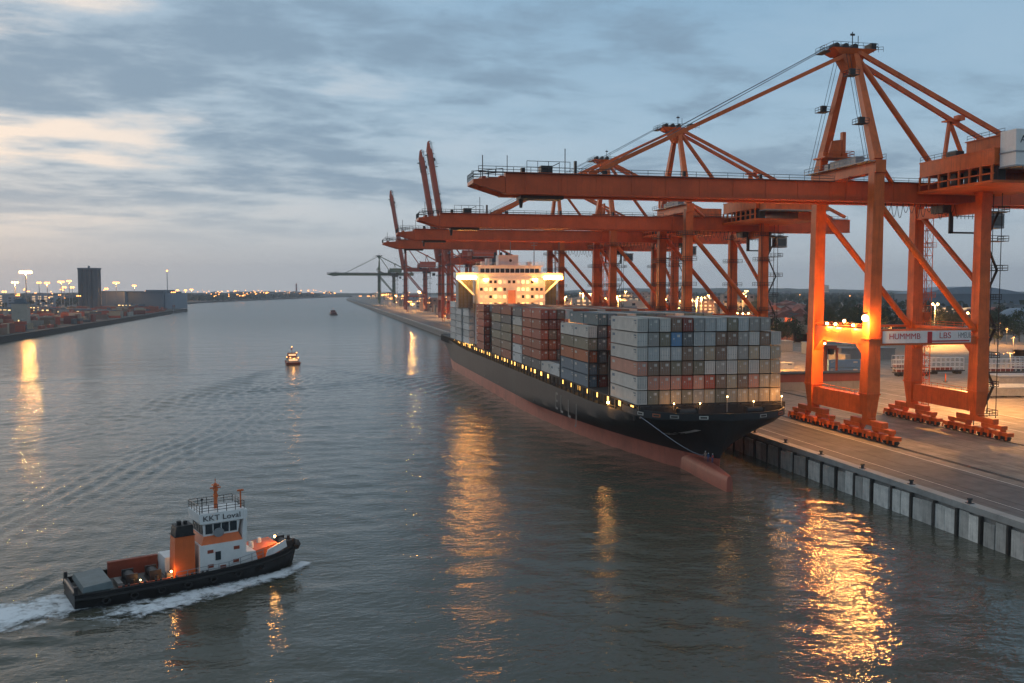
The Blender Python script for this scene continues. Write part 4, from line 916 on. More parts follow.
    # funnel
    mb = MB(); mb.hexa([(1.5, -2.9, 1.6), (4.1, -2.9, 1.6), (4.1, -.4, 1.6), (1.5, -.4, 1.6), (1.7, -2.8, 7.9), (4.1, -2.8, 7.9), (4.1, -.5, 7.9), (1.7, -.5, 7.9)]); fn = mb.build('funnel', 'tug_orange', root)
    mb = MB(); mb.hexa([(1.72, -2.82, 8.0), (4.0, -2.82, 8.0), (4.0, -.48, 8.0), (1.72, -.48, 8.0), (1.9, -2.7, 9.4), (3.95, -2.7, 9.5), (3.95, -.6, 9.5), (1.9, -.6, 9.4)]); mb.box(1.6, 4.15, -2.9, -.4, 7.9, 8.03); mb.tube((2.5, -1.6, 9.4), (2.5, -1.6, 10.0), .3, n=8); mb.tube((3.3, -1.6, 9.4), (3.3, -1.6, 9.9), .25, n=8); mb.build('funnel_top', 'tug_black', fn)
    # deckhouse (stepped, with raked front) and wheelhouse
    mb = MB(); mb.xprism([(4.6, 1.6), (12.2, 2.4), (11.9, 4.0), (10.7, 4.1), (10.3, 6.1), (4.6, 6.1)], -3.1, 3.1); mb.box(1.0, 4.6, -.35, 3.0, 1.6, 4.3); dh = mb.build('deckhouse', 'white_paint', root)
    each('porthole', 'tug_red', dh, [(x_, x_ + .75, -3.16, -3.08, z_, z_ + .5) for x_, z_ in ((5.6, 2.6), (7.2, 2.2), (8.9, 2.8), (5.6, 4.8), (9.0, 4.8))])
    mb = MB(); mb.box(6.6, 7.3, -3.17, -3.08, 3.6, 4.9); mb.build('window', 'glass_dark', dh)
    mb = MB(); mb.hexa([(4.9, -2.95, 6.1), (10.25, -2.95, 6.1), (10.25, 2.95, 6.1), (4.9, 2.95, 6.1), (5.4, -2.3, 7.2), (9.9, -2.3, 7.2), (9.9, 2.3, 7.2), (5.4, 2.3, 7.2)]); mb.build('lower_roof', 'tug_orange', dh)
    mb = MB(); mb.xprism([(5.4, 7.2), (9.9, 7.2), (10.2, 9.2), (5.3, 9.2)], -2.2, 2.2); wl = mb.build('wheelhouse', 'white_paint', root)
    each('window', 'glass_dark', wl, [(5.65 + k * 1.06, 6.55 + k * 1.06, -2.26, -2.18, 7.5, 8.95) for k in range(4)] + [(5.65 + k * 1.06, 6.55 + k * 1.06, 2.18, 2.26, 7.5, 8.95) for k in range(4)] + [(5.25, 5.33, -2.0 + k * 1.05, -1.15 + k * 1.05, 7.5, 8.9) for k in range(4)])
    mb = MB(); mb.tube((7.3, -2.5, 7.6), (7.3, -2.35, 7.6), .7, n=14); mb.build('life_ring', 'grey_steel', wl)
    mb = MB(); mb.hexa([(4.9, -2.6, 9.2), (10.6, -2.6, 9.2), (10.6, 2.6, 9.2), (4.9, 2.6, 9.2), (4.8, -2.5, 10.7), (10.9, -2.5, 10.7), (10.9, 2.5, 10.7), (4.8, 2.5, 10.7)]); fb = mb.build('fascia', 'white_paint', wl)
    text('KKT Loval', 'lettering', 1.15, (7.7, -2.62, 9.95), (R(86), 0, 0), 'text_dark', fb, 1.0)
    mb = MB(); mb.rail([(4.9, -2.4, 10.7), (10.7, -2.4, 10.7), (10.7, 2.4, 10.7), (4.9, 2.4, 10.7), (4.9, -2.4, 10.7)], 1.25, .045, 1.0, 3); mb.build('roof_rail', 'dark_steel', wl)
    mb = MB(); mb.xprism([(10.0, 3.0), (10.75, 3.0), (11.05, 10.6), (10.62, 10.6)], -2.65, 2.65); mb.build('front_wall', 'white_paint', dh)
    mb = MB(); mb.tube((7.7, 0, 10.7), (7.7, 0, 14.6), .26, .2, 8); mb.beam((7.0, 0, 13.9), (8.4, 0, 13.9), .2, .2); mb.box(7.3, 8.1, -.4, .4, 14.2, 14.4); mb.tube((7.7, 0, 14.6), (7.7, 0, 15.3), .06, n=5); mb.box(7.45, 7.95, -.25, .25, 12.4, 12.9); mb.box(7.45, 7.95, -.25, .25, 13.4, 13.9); mb.build('mast', 'tug_orange', root)
    mb = MB(); mb.tube((10.5, -1.6, 10.7), (10.5, -1.6, 13.4), .1, n=6); mb.box(10.1, 10.9, -1.75, -1.45, 13.3, 13.55); mb.build('aerial', 'tug_orange', root)
    mb = MB(); mb.tube((5.4, -1.8, 10.7), (5.4, -1.8, 12.7), .07, n=5); mb.sphere((5.4, -1.8, 12.8), .2, 6, 4); mb.build('aerial', 'dark_steel', root)
    # foredeck: orange casing, winch, lamp, bow rail
    mb = MB(); mb.hexa([(6.6, -3.0, 2.0), (11.6, -2.2, 3.0), (11.6, 2.2, 3.0), (6.6, 3.0, 2.0), (6.6, -2.7, 4.3), (11.3, -1.8, 5.0), (11.3, 1.8, 5.0), (6.6, 2.7, 4.3)]); mb.build('foredeck_casing', 'tug_orange', root)
    for x_, y_ in ((8.0, -.8), (9.6, .6)): MB().tube((x_, y_, 4.4), (x_, y_, 5.5), .35, .3, 10).build('vent_cowl', 'white_paint', root)
    mb = MB(); mb.tube((12.9, -1.3, 4.7), (12.9, 1.3, 4.7), .55, n=12); mb.box(12.3, 13.5, -1.6, -1.4, 3.9, 5.4); mb.box(12.3, 13.5, 1.4, 1.6, 3.9, 5.4); mb.tube((13.9, -.9, 4), (13.9, -.9, 5.4), .22, n=8); mb.tube((13.9, .9, 4), (13.9, .9, 5.4), .22, n=8); mb.build('bow_winch', 'dark_steel', root)
    mb = MB(); mb.hexa([(8.9, -3.72, 3.45), (12.4, -2.5, 4.35), (12.4, -2.35, 4.35), (8.9, -3.55, 3.45), (9.3, -3.6, 4.7), (12.2, -2.45, 5.5), (12.2, -2.3, 5.5), (9.3, -3.43, 4.7)]); mb.build('bow_shield', 'white_paint', root)
    for p, r_ in (((11.0, -1.6, 5.3), .16), ((-3.0, -2.9, 3.0), .13), ((-6.6, -2.5, 2.4), .08)): MB().sphere(p, r_, 8, 5).build('deck_lamp', 'lamp_hot', root)
    lamp((10.8, -1.9, 5.5), 170, root, r=.15); lamp((-3.0, -3.2, 3.0), 60, root, r=.12); lamp((-6.6, -2.8, 2.6), 12, root, r=.1)
    mb = MB(); mb.rail([(-2.6, -3.95, 1.9), (4, -3.9, 2.1), (8.6, -3.7, 3.0)], 1.2, .045, 1.2); mb.build('side_rail', 'grey_steel', root)
    for ch in root.children:
        if ch.name.split('.')[0] in ('funnel', 'deckhouse', 'wheelhouse', 'mast', 'aerial'): ch.location.x = -4.1
        if ch.name.split('.')[0] in ('bow_winch', 'bow_fender'): ch.location.z = -1.15
        if ch.name.split('.')[0] in ('bow_shield', 'foredeck_casing', 'vent_cowl'): ch.location.z = -.72
    root.scale = (.97, .97, .83); return root
make_tug()

# ------------------------------------------------------------------ small vessels
def small_boat(name, loc, rz, label, Lb, W, hullm, deckm, lit, cat):
    root = empty(name, loc, rz, label, cat)
    mb = MB(); rows = []
    for k in range(12):
        t = k / 11; w = W / 2 * (1 if t < .55 else max(.04, 1 - ((t - .55) / .45) ** 2)); rows.append((-Lb / 2 + Lb * t, w, 1.0 + 1.1 * t * t))
    for x_, w, h in rows: mb.v += [(x_, -w * .85, -.5), (x_, -w, h), (x_, w, h), (x_, w * .85, -.5)]
    for k in range(11):
        for i in range(3): a = 4 * k + i; mb.f.append((a, a + 4, a + 5, a + 1)); mb.m.append(0)
    mb.f += [(3, 2, 1, 0)]; mb.m += [0]; mb.build('hull', hullm, root)
    mb = MB(); mb.box(-Lb * .38, Lb * .18, -W * .38, W * .38, 1.0, 3.2); cab = mb.build('cabin', deckm, root)
    mb = MB(); mb.box(-Lb * .10, Lb * .14, -W * .3, W * .3, 3.2, 5.4); br = mb.build('wheelhouse', 'low_red', root)
    mb = MB(); mb.box(-Lb * .385, -Lb * .38, -W * .3, W * .3, 1.8, 2.8); mb.box(-Lb * .3, Lb * .15, -W * .39, -W * .382, 1.9, 2.8); mb.build('window', 'window_dim' if lit else 'glass_dark', cab)
    mb = MB(); mb.box(-Lb * .105, -Lb * .10, -W * .25, W * .25, 4.0, 5.0); mb.build('window', 'window_dim' if lit else 'glass_dark', br)
    mb = MB(); mb.tube((0, 0, 5.4), (0, 0, 8.4), .12, n=6); mb.box(-.1, .1, -.9, .9, 7.2, 7.4); mb.build('mast', 'tug_orange', root)
    if lit:
        mb = MB()
        for p in ((0, 0, 8.4), (-Lb * .4, -W * .35, 3.4), (-Lb * .4, W * .2, 3.5), (-Lb * .2, W * .4, 3.6), (-Lb * .42, -W * .05, 2.9), (-Lb * .12, -W * .3, 5.6)): mb.sphere(p, .26, 8, 5)
        mb.build('deck_lamp', 'lamp_far', root); lamp((-Lb * .45, 0, 4.2), 160, root, r=.3)
    return root
small_boat('workboat', (-12.6, 458, 0), R(98), 'small lit workboat heading up the middle of the river, trailing a wake', 14, 7.0, 'tug_red', 'beige_wall', True, 'boat')
small_boat('coaster', (22, 1312, 0), R(94), 'distant dark hulled vessel with rust red deckhouse near the river bend', 34, 10.5, 'tug_black', 'low_red', False, 'boat').scale = (1, 1, 1.25)
# line handlers standing on the bulb of the ship
def person(loc, rz, label, vest, legs, arm):
    me = bpy.data.meshes.new('person')
    V = [(0, 0, .95), (0, 0, 1.15), (0, 0, 1.40), (0, 0, 1.52), (0, .02, 1.66), (.10, 0, .92), (.13, .03, .5), (.13, 0, .06), (.13, .14, .04), (-.10, 0, .92), (-.13, .03, .5), (-.13, 0, .06), (-.13, .14, .04),
         (.20, 0, 1.42), (.27, .05, 1.15), (.25, arm, 1.0), (-.20, 0, 1.42), (-.27, .05, 1.15), (-.25, arm, 1.0)]
    E = [(0, 1), (1, 2), (2, 3), (3, 4), (0, 5), (5, 6), (6, 7), (7, 8), (0, 9), (9, 10), (10, 11), (11, 12), (2, 13), (13, 14), (14, 15), (2, 16), (16, 17), (17, 18)]
    rr = [.15, .15, .17, .06, .115, .10, .07, .05, .045, .10, .07, .05, .045, .07, .05, .04, .07, .05, .04]
    me.from_pydata(V, E, []); sl = me.skin_vertices.new().data if hasattr(me.skin_vertices, 'new') else None
    o = link('person', me, None, loc); o.rotation_euler = (0, 0, rz)
    md = o.modifiers.new('Skin', 'SKIN')
    try:
        for i, r in enumerate(rr): me.skin_vertices[0].data[i].radius = (r, r * .8)
        me.skin_vertices[0].data[0].use_root = True
    except Exception: pass
    sb = o.modifiers.new('Sub', 'SUBSURF'); sb.levels = 1; sb.render_levels = 1
    me.materials.append(M[legs]); tag(o, label, 'person')
    mb = MB(); mb.tube((0, 0, 1.0), (0, 0, 1.45), .20, .22, 10); mb.build('vest', vest, o)
    mb = MB(); mb.sphere((0, .02, 1.72), .135, 10, 6, .7); mb.build('helmet', 'white_paint', o)
    return o
mat('cloth_pale', (0.45, 0.32, 0.26), 0.8, 0.1); mat('cloth_red', (0.5, 0.07, 0.03), 0.8, 0.1)
person((74.6, 164.2, 3.26), R(150), 'person in pale clothes standing on the bulb at the ship bow, nearest the mooring line', 'cloth_pale', 'cloth_pale', .35)
person((74.4, 162.4, 3.21), R(170), 'person in blue work clothes bent forward on the bulb at the ship bow', 'cloth_blue', 'boat_blue', .4)
person((74.9, 161.6, 3.19), R(200), 'person in a red jacket on the bulb at the ship bow, farthest forward', 'cloth_red', 'cloth_blue', .2)

exec_background = True
# ------------------------------------------------------------------ lamp masts
def ipos(xp, d):            # ground position: lateral pixel column at depth d (used for far scenery only)
    a = (xp - 512) / 900.0 * d; th = R(12.2); return (a * math.cos(th) + d * math.sin(th), -a * math.sin(th) + d * math.cos(th))
def lamp_mast(x, y, zg, h, watts, label, group, n=4, head=.5, m='lamp_hot', shield=True):
    root = empty('lamp_mast', (x, y, zg), 0, label, 'lamp', group)
    MB().tube((0, 0, 0), (0, 0, h), .02 * h * .6 + .05, .012 * h * .6 + .04, 7).build('pole', 'grey_steel', root)
    mb = MB(); w = max(1.2, n * .8); mb.beam((-w, 0, h), (w, 0, h), .25, .25); mb.build('crossarm', 'grey_steel', root)
    hm_ = MB().sphere((0, -.3, .35), head, 8, 5).mesh('lamp_head', m)
    for i in range(n): link('lamp_head', hm_, root, (-w + 2 * w * i / max(1, n - 1) if n > 1 else 0, 0, h))
    if watts: lamp((0, -1.0, h + .2 - head), watts * (3.2 if shield else 1), root, r=.8, spot=156 if shield else None)
    return root
YG = 'lit lamp masts across the terminal yard'
lamp_mast(345, 452, QZ, 23, 60000, 'twin headed yard lamp mast seen between the crane legs', None, 2, .6)
for x, y, h, w in ((165, 330, 22, 49400), (185, 420, 26, 34000), (170, 520, 26, 34000), (150, 640, 28, 36000), (210, 700, 28, 36000), (160, 800, 28, 36000), (250, 560, 26, 36000), (150, 960, 28, 36000), (200, 1120, 28, 40000), (150, 1350, 28, 40000), (320, 640, 26, 30000), (205, 250, 24, 20000), (215, 180, 26, 24000), (168, 205, 24, 24000)):
    lamp_mast(x, y, QZ, h, w, 'tall grey mast with a row of lit sodium lamps in the terminal yard', YG, 3, .32)
for i in range(26):
    y = 900 + i * 85 + rnd.uniform(-20, 20); lamp_mast(QX + 14 + rnd.uniform(0, 110), y, QZ, rnd.uniform(10, 24), 0, 'tall grey mast with a row of lit sodium lamps in the terminal yard', YG, rnd.choice((2, 3, 4)), rnd.uniform(.7, 1.1), 'lamp_far')
# opposite bank lamps
LG = 'lit lamp masts on the opposite bank'
tx, ty = ipos(27, 905); lamp_mast(tx, ty, 3.5, 50, 60000, 'tallest floodlight mast on the left bank, crowned by a blaze of lamps', None, 6, 1.5, 'lamp_flood', False)
tx, ty = ipos(16, 940); lamp_mast(tx, ty, 3.5, 40, 20000, 'floodlight mast just left of the tallest blazing one', None, 3, 1.0, 'lamp_flood')
for xp, d, h, k in ((40, 1200, 42, 2), (48, 1250, 42, 3), (62, 1300, 44, 4), (65, 1290, 36, 2), (73, 1350, 36, 2), (70, 1400, 46, 3), (107, 1500, 34, 2), (117, 1500, 44, 5), (135, 1700, 40, 3), (181, 1560, 14, 2), (178, 2500, 30, 3), (186, 2600, 30, 3), (192, 2700, 32, 4), (5, 1200, 30, 2), (168, 1560, 65, 1)):
    tx, ty = ipos(xp, d); lamp_mast(tx, ty, 3, h, 9000 if k > 2 else 0, 'slim lit lamp mast standing on the opposite bank', LG, k, .9 + d / 2600, 'lamp_far')
FG = 'distant lights at the river bend'
for i in range(90):
    xp = rnd.choice([rnd.uniform(198, 260), rnd.uniform(205, 345), rnd.uniform(285, 345), rnd.uniform(240, 300)]); d = rnd.uniform(2500, 4300) if xp < 300 else rnd.uniform(2300, 3600)
    tx, ty = ipos(xp, d)
    if -150 < tx < QX - 10 and ty < 4080: ty = 4110
    tx2 = tx; lamp_mast(tx2, ty, 3, rnd.uniform(8, 30), 0, 'distant warm lamp glowing at the river bend', FG, rnd.choice((1, 1, 2)), rnd.uniform(.9, 1.9), 'lamp_far')
# low lights over the yards at the right, seen between the cranes
RG = 'small lamps of the yards and the town on the right'
for i in range(46):
    xp = rnd.choice([rnd.uniform(745, 1023), rnd.uniform(570, 730), rnd.uniform(985, 1023)]); d = rnd.choice([rnd.uniform(330, 520), rnd.uniform(1200, 2600)])
    tx, ty = ipos(xp, d)
    if tx < 150: continue
    lamp_mast(tx, ty, QZ, rnd.uniform(5, 13) + (8 if d > 1000 else 0), 1500 if d < 600 and i % 3 == 0 else 0, 'small warm lamp among the yards and houses on the right', RG, rnd.choice((1, 2)), .16 if d < 600 else rnd.uniform(.5, 1.0), 'lamp_far')

# ------------------------------------------------------------------ left bank
def block(name, x, y, zg, w, dpt, h, m, label, cat, rz=0.0, roof=None, win=0, group=None, gable=0.0):
    root = empty(name, (x, y, zg), rz, label, cat, group)
    MB().box(-w / 2, w / 2, -dpt / 2, dpt / 2, 0, h).build('wall', m, root)
    mb = MB()
    if gable: mb.xprism([(-w / 2 - .4, h), (w / 2 + .4, h), (0, h + gable)], -dpt / 2 - .4, dpt / 2 + .4)
    else: mb.box(-w / 2 - .3, w / 2 + .3, -dpt / 2 - .3, dpt / 2 + .3, h + .003, h + .5); mb.box(-w * .2, w * .1, -dpt * .2, dpt * .1, h + .5, h + 2.2)
    mb.build('roof', roof or m, root)
    if win:
        nf = min(5, max(1, int(h / 4.2))); nw = min(9, max(2, int(w / win))); mm = 'window_dim' if rnd.random() < .5 else 'glass_dark'; ww, fh = w / nw * .5, h / nf
        wm = MB().box(0, ww, -.08, .02, 0, min(2.2, fh * .5)).mesh('window', mm)
        for f_ in range(nf):
            for i in range(nw):
                if rnd.random() < .8: link('window', wm, root, (-w / 2 + (i + .25) * w / nw, -dpt / 2, fh * (f_ + .3)))
    return root
tx, ty = ipos(21, 800)
ct = empty('control_tower', (tx, ty, 3.5), 0, 'squat beige tower with a dark flat cap beside the left embankment', 'tower')
MB().box(-6.2, 6.2, -5, 5, 0, 20.5).build('wall', 'beige_wall', ct); MB().box(-6.6, 6.6, -5.4, 5.4, 20.5, 21.6).build('roof', 'hall_dark', ct); MB().box(-4, 4, -3, 3, 21.6, 25).build('roof_cabin', 'hall_dark', ct); MB().box(-1, 1, -5.15, -4.98, 5, 6.2).build('window', 'window_lit', ct)
tx, ty = ipos(91, 1480); sl = empty('silo_tower', (tx, ty, 3.5), R(-12), 'dark grey multi-celled silo tower on the left skyline', 'silo')
mb = MB()
for i in range(4): mb.tube((-13.5 + i * 9, -9, 0), (-13.5 + i * 9, -9, 66), 5.0, n=16); mb.tube((-13.5 + i * 9, 4, 0), (-13.5 + i * 9, 4, 66), 5.0, n=16)
mb.box(-17, 17, -9, 5, 0, 66); mb.build('cell', 'silo_grey', sl)
mb = MB(); mb.prism([(-18.5, -12), (-15, -14.5), (15, -14.5), (18.5, -12), (18.5, 8), (-18.5, 8)], 66, 68.6); mb.box(-1, 2, -6, -3, 68.6, 72); mb.build('roof', 'hall_dark', sl); sl.scale = (.86, .86, .99)
tx, ty = ipos(146, 1540); wh = empty('warehouse', (tx, ty, 3.5), R(-20), 'big pale blue-grey warehouse with flat roof on the left bank', 'warehouse')
MB().box(-62, -20, -30, 30, 0, 29).build('front_hall', 'hall_grey', wh); MB().box(-19.9, 46, -24, 36, 0, 28).build('main_hall', 'hall_dark', wh); MB().box(46.1, 60, -20, 30, 0, 26).build('end_hall', 'hall_grey', wh)
mb = MB(); mb.box(-63, -20, -31, 31, 29, 30); mb.box(-20, 47, -25, 37, 28, 29); mb.box(0, 40, 0, 25, 29, 32); mb.build('roof', 'hall_dark', wh)
# stacked dark red containers over the left bank: a mass nobody could count
mb = MB(); cl = ['container dark red', 'container rust red', 'container dark grey', 'container brown', 'container grey', 'container red', 'container tan']
for i in range(820):
    x_ = -222 - abs(rnd.gauss(0, 1)) * 170 ; y_ = rnd.uniform(560, 1540); x_ = round(x_ / 9) * 9 - rnd.choice((0, 2.5)); y_ = round(y_ / 13) * 13
    if x_ > -221: x_ = -224
    if abs(x_ - ct.location.x) < 9 and abs(y_ - ct.location.y) < 22: continue
    mb.cur = rnd.choice((0, 0, 0, 1, 1, 2, 2, 3, 4, 5, 6))
    al = rnd.random() < .65
    for k in range(rnd.choice((1, 1, 2, 2, 3, 3))): mb.cur = mb.cur if rnd.random() < .6 else rnd.randrange(7); mb.box(x_ - (11.0 if al else 1.2) + .02 * k, x_ + 1.2 + .02 * k, y_ + rnd.uniform(0, .05), y_ + (2.4 if al else 12.1), 3.51 + k * 2.62, 3.51 + k * 2.62 + 2.58)
tag(mb.build('container_yard', cl), 'dark red container yard crowded along the left embankment', 'containers', kind='stuff')
# sheds with lit strips on the left bank
for i, (xp, d, w, h) in enumerate(((58, 1230, 80, 6), (85, 1150, 70, 6), (130, 1480, 40, 8), (34, 1300, 50, 8), (10, 1150, 40, 8))):
    tx, ty = ipos(xp, d); b = block('storage_shed', tx, ty, 3.5, w, 22, h, 'hall_dark', 'long low storage shed with lit eaves behind the left bank container yard', 'shed', R(-12), None, 0, 'low sheds on the left bank')
    each('lit_panel', 'window_lit', b, [(-w / 2 + k * 6, -w / 2 + k * 6 + rnd.uniform(1.5, 4), -11.5, -11.0, h - 1.9, h - .6) for k in range(1, int(w / 6) - 1)])
# far industrial skyline at the bend
IG = 'hazy buildings at the river bend'
for i in range(34):
    xp = rnd.uniform(196, 345); d = rnd.uniform(2700, 4600); tx, ty = ipos(xp, d)
    if -330 < tx < QX + 40 and ty < 4150: ty = 4200 + rnd.uniform(0, 200)
    block('industrial_building', tx, ty, 3, rnd.uniform(25, 90), 30, rnd.uniform(7, 22), rnd.choice(('building_grey', 'hall_dark', 'building_brick', 'hall_grey')), 'low hazy industrial building at the river bend', 'building', R(rnd.uniform(-25, 5)), None, 14 if i % 3 == 0 else 0, IG)
for i in range(22):
    xp = rnd.uniform(-10, 190); d = rnd.uniform(1600, 2900); tx, ty = ipos(xp, d)
    if ty > 1590 and tx > -380: continue
    block('plant_building', tx, ty, 3, rnd.uniform(16, 60), 26, rnd.uniform(8, 24), rnd.choice(('building_grey', 'hall_dark', 'hall_grey', 'building_brick')), 'hazy plant building on the left bank skyline', 'building', R(rnd.uniform(-30, 5)), None, 9 if i % 2 else 0, 'plant buildings on the left bank skyline')
for i in range(40):
    xp = rnd.uniform(-5, 190); d = rnd.uniform(1300, 2900); tx, ty = ipos(xp, d)
    if ty > 1590 and tx > -380: continue
    lamp_mast(tx, ty, 3, rnd.uniform(8, 34), 0, 'slim lit lamp mast standing on the opposite bank', LG, rnd.choice((1, 1, 2, 3)), .5 + d / 3400, 'lamp_far')
tx, ty = ipos(296, 3900); ch = empty('chimney', (tx, max(ty, 4150), 3), 0, 'tall thin striped chimney at the river bend', 'chimney')
MB().tube((0, 0, 0), (0, 0, 58), 4.5, 3, 10).build('shaft', 'building_grey', ch); MB().tube((0, 0, 30), (0, 0, 40), 3.9, 3.6, 10).tube((0, 0, 48), (0, 0, 58.5), 3.4, 3.2, 10).build('band', 'roof_red', ch)
# ------------------------------------------------------------------ terminal behind the ship (right bank)
mb = MB()
for i in range(420):
    x_ = 158 + int(rnd.uniform(0, 22)) * 9; y_ = 330 + int(rnd.uniform(0, 80)) * 14
    if 330 < y_ < 470 and x_ > 185: continue
    mb.cur = rnd.randrange(7)
    for k in range(rnd.choice((1, 2, 2, 3, 4))): mb.box(x_ - 1.2 + .02 * k, x_ + 1.2 + .02 * k, y_, y_ + 12.1 + .02 * k, QZ + .01 + k * 2.62, QZ + .01 + k * 2.62 + 2.58)
tag(mb.build('container_stacks', cl), 'lamp lit container stacks covering the terminal yard behind the ship', 'containers', kind='stuff')
for i in range(12):
    y = 950 + i * 190; block('quay_shed', 175 + rnd.uniform(-20, 60), y, QZ, rnd.uniform(22, 46), rnd.uniform(40, 90), rnd.uniform(9, 24), rnd.choice(('building_grey', 'hall_grey', 'building_brick')), 'quayside building beyond the raised cranes', 'building', 0, None, 6, 'quayside buildings beyond the raised cranes')
BG = 'lamp lit sheds and depots behind the gantry cranes'
for i in range(30):
    xp = rnd.uniform(560, 738); d = rnd.uniform(760, 1700); tx, ty = ipos(xp, d); hh = rnd.uniform(9, 24) + (d - 760) / 120
    block('depot', tx, ty, QZ, rnd.uniform(22, 60), 24, hh, rnd.choice(('beige_wall', 'building_brick', 'low_grey', 'building_grey')), 'lamp lit depot building behind the gantry cranes', 'building', R(rnd.uniform(-20, 5)), None, 5, BG)
    if i % 2 == 0: lamp_mast(tx + rnd.uniform(-20, 20), ty - 34, QZ, hh * .8 + 6, 32000, 'tall grey mast with a row of lit sodium lamps in the terminal yard', YG, rnd.choice((2, 3)), .5)
for i in range(34):
    xx, yy = QX + 30 + rnd.random() ** 2 * 120, 520 + 1900 * rnd.random() ** 1.4; lamp_mast(xx, yy, QZ, rnd.uniform(8, 22), 16000 if i % 2 == 0 else 0, 'tall grey mast with a row of lit sodium lamps in the terminal yard', YG, rnd.choice((1, 2, 3)), .3 + yy / 3600, 'lamp_far', i % 6 > 0)
for i in range(10):
    y = 560 + i * 60; block('yard_hut', QX + rnd.uniform(44, 90), y, QZ, rnd.uniform(9, 18), rnd.uniform(14, 30), rnd.uniform(5, 11), rnd.choice(('building_brick', 'low_red', 'low_grey')), 'small service building on the quay by the raised cranes', 'building', 0, None, 3, 'service buildings on the quay by the raised cranes')
# ------------------------------------------------------------------ right background
sh = empty('low_shed', (150, 262, QZ), R(-1), 'long low shed with dark red upper wall and grey base behind the nearest crane', 'shed')
MB().box(-21, 27, -3, 3, 0, 2.5).build('base_wall', 'low_grey', sh); MB().box(-21.1, 27.1, -3.1, 3.1, 2.5, 5.0).build('upper_wall', 'low_red', sh); MB().box(-21.4, 27.4, -3.4, 3.4, 5.0, 5.3).build('roof', 'deck_dark', sh)
bc = link('shipping_container', cmesh('body', 'blue', 11.9), None, (187, 304, QZ)); bc.rotation_euler = (0, 0, R(-100)); tag(bc, 'single bright blue container standing in the yard between the crane legs', 'container')
bc = link('shipping_container', cmesh('body', 'blue', 11.9), None, (187, 304, QZ + 2.85)); bc.rotation_euler = (0, 0, R(-100)); tag(bc, 'blue container stacked on another blue one in the yard', 'container')
for (x, y, k, lab) in ((158, 322, 'white', 'white container parked in the yard left of the crane, nearest the shed'), (166, 345, 'light grey', 'light grey container in the yard beyond the white one'), (175, 330, 'white', 'white container in the yard beside the blue pair')):
    bc = link('shipping_container', cmesh('body', k, 11.9), None, (x, y, QZ)); bc.rotation_euler = (0, 0, R(-95)); tag(bc, lab, 'container')
def straddle(x, y, label):
    r = empty('straddle_carrier', (x, y, QZ), R(4), label, 'carrier')
    for sx in (-2.2, 2.2):
        mb = MB(); mb.box(sx - .3, sx + .3, -4.5, 4.5, .8, 1.5); mb.beam((sx, -3.6, 1.5), (sx, -3.6, 10.5), .6, .6); mb.beam((sx, 3.6, 1.5), (sx, 3.6, 10.5), .6, .6); mb.box(sx - .3, sx + .3, -4.2, 4.2, 10.5, 11.4); mb.build('side_frame', 'low_red', r)
        for yy in (-3.8, -1.3, 1.3, 3.8): MB().tube((sx - .25, yy, .55), (sx + .25, yy, .55), .55, n=10).build('wheel', 'tyre', r)
    MB().box(-1.9, 1.9, -4, 3.8, 10.6, 12.2).build('engine_deck', 'low_red', r); MB().box(-1.9, -.4, -5.6, -4.05, 9.2, 11.2).build('cab', 'glass_dark', r)
straddle(176, 288, 'dark red straddle carrier standing behind the low shed'); 
# flatbed trailers with pipe racks
def trailer(x, y, rz, label):
    r = empty('flatbed_trailer', (x, y, QZ), rz, label, 'trailer', 'trailers with pipe racks in the yard')
    MB().box(-7, 7, -1.3, 1.3, 1.1, 1.5).box(-6.6, 6.6, -.4, .4, .8, 1.1).build('bed', 'dark_steel', r)
    for xx in (-5.6, -4.3, 4.0, 5.3): MB().tube((xx, -1.25, .5), (xx, 1.25, .5), .5, n=10).build('axle_wheel', 'tyre', r)
    mb = MB()
    for k in range(8):
        xx = -6.6 + k * 1.88
        for yy in (-1.2, 1.2): mb.tube((xx, yy, 1.5), (xx, yy, 6.2), .09, n=5)
        for z_ in (2.6, 4.4, 6.1): mb.tube((xx, -1.2, z_), (xx, 1.2, z_), .07, n=5)
    for z_ in (2.6, 4.4, 6.1):
        for yy in (-1.2, 1.2): mb.tube((-6.6, yy, z_), (6.6, yy, z_), .09, n=5)
    mb.build('pipe_rack', 'white_paint', r); MB().box(-6, 2, -1.1, 1.1, 1.6, 2.5).build('load', 'low_red', r)
for x, y, rz, lab in ((214, 292, R(-8), 'flatbed trailer with white pipe rack, seen between the landside legs'), (232, 297, R(-6), 'flatbed trailer with white pipe rack, behind the right crane leg'), (250, 287, R(-10), 'flatbed trailer with white pipe rack, right of the crane leg'), (266, 294, R(-6), 'flatbed trailer with white pipe rack, at the right edge'), (226, 310, R(-6), 'flatbed trailer with white pipe rack, standing farthest back')): trailer(x, y, rz, lab)
def plates(x, y, w, label):
    r = empty('plate_stack', (x, y, QZ), R(-8), label, 'stack', 'stacks of flat grey plates')
    MB().box(-w / 2, w / 2, -5, 5, .4, 2.6).build('lower_stack', 'grey_steel', r); MB().box(-w / 2 - .3, w / 2 + .3, -5.2, 5.2, 2.6, 3.0).build('top_plate', 'hall_grey', r)
    mb = MB()
    for i in range(5): mb.box(-w / 2 + .5 + i * (w - 1.6) / 4, -w / 2 + 1 + i * (w - 1.6) / 4, -4.8, 4.8, 0, .4)
    mb.build('bearer', 'bark', r)
plates(204, 232, 20, 'broad stack of grey plates on the quay at the right edge'); plates(232, 262, 18, 'smaller grey plate stack behind the broad one')
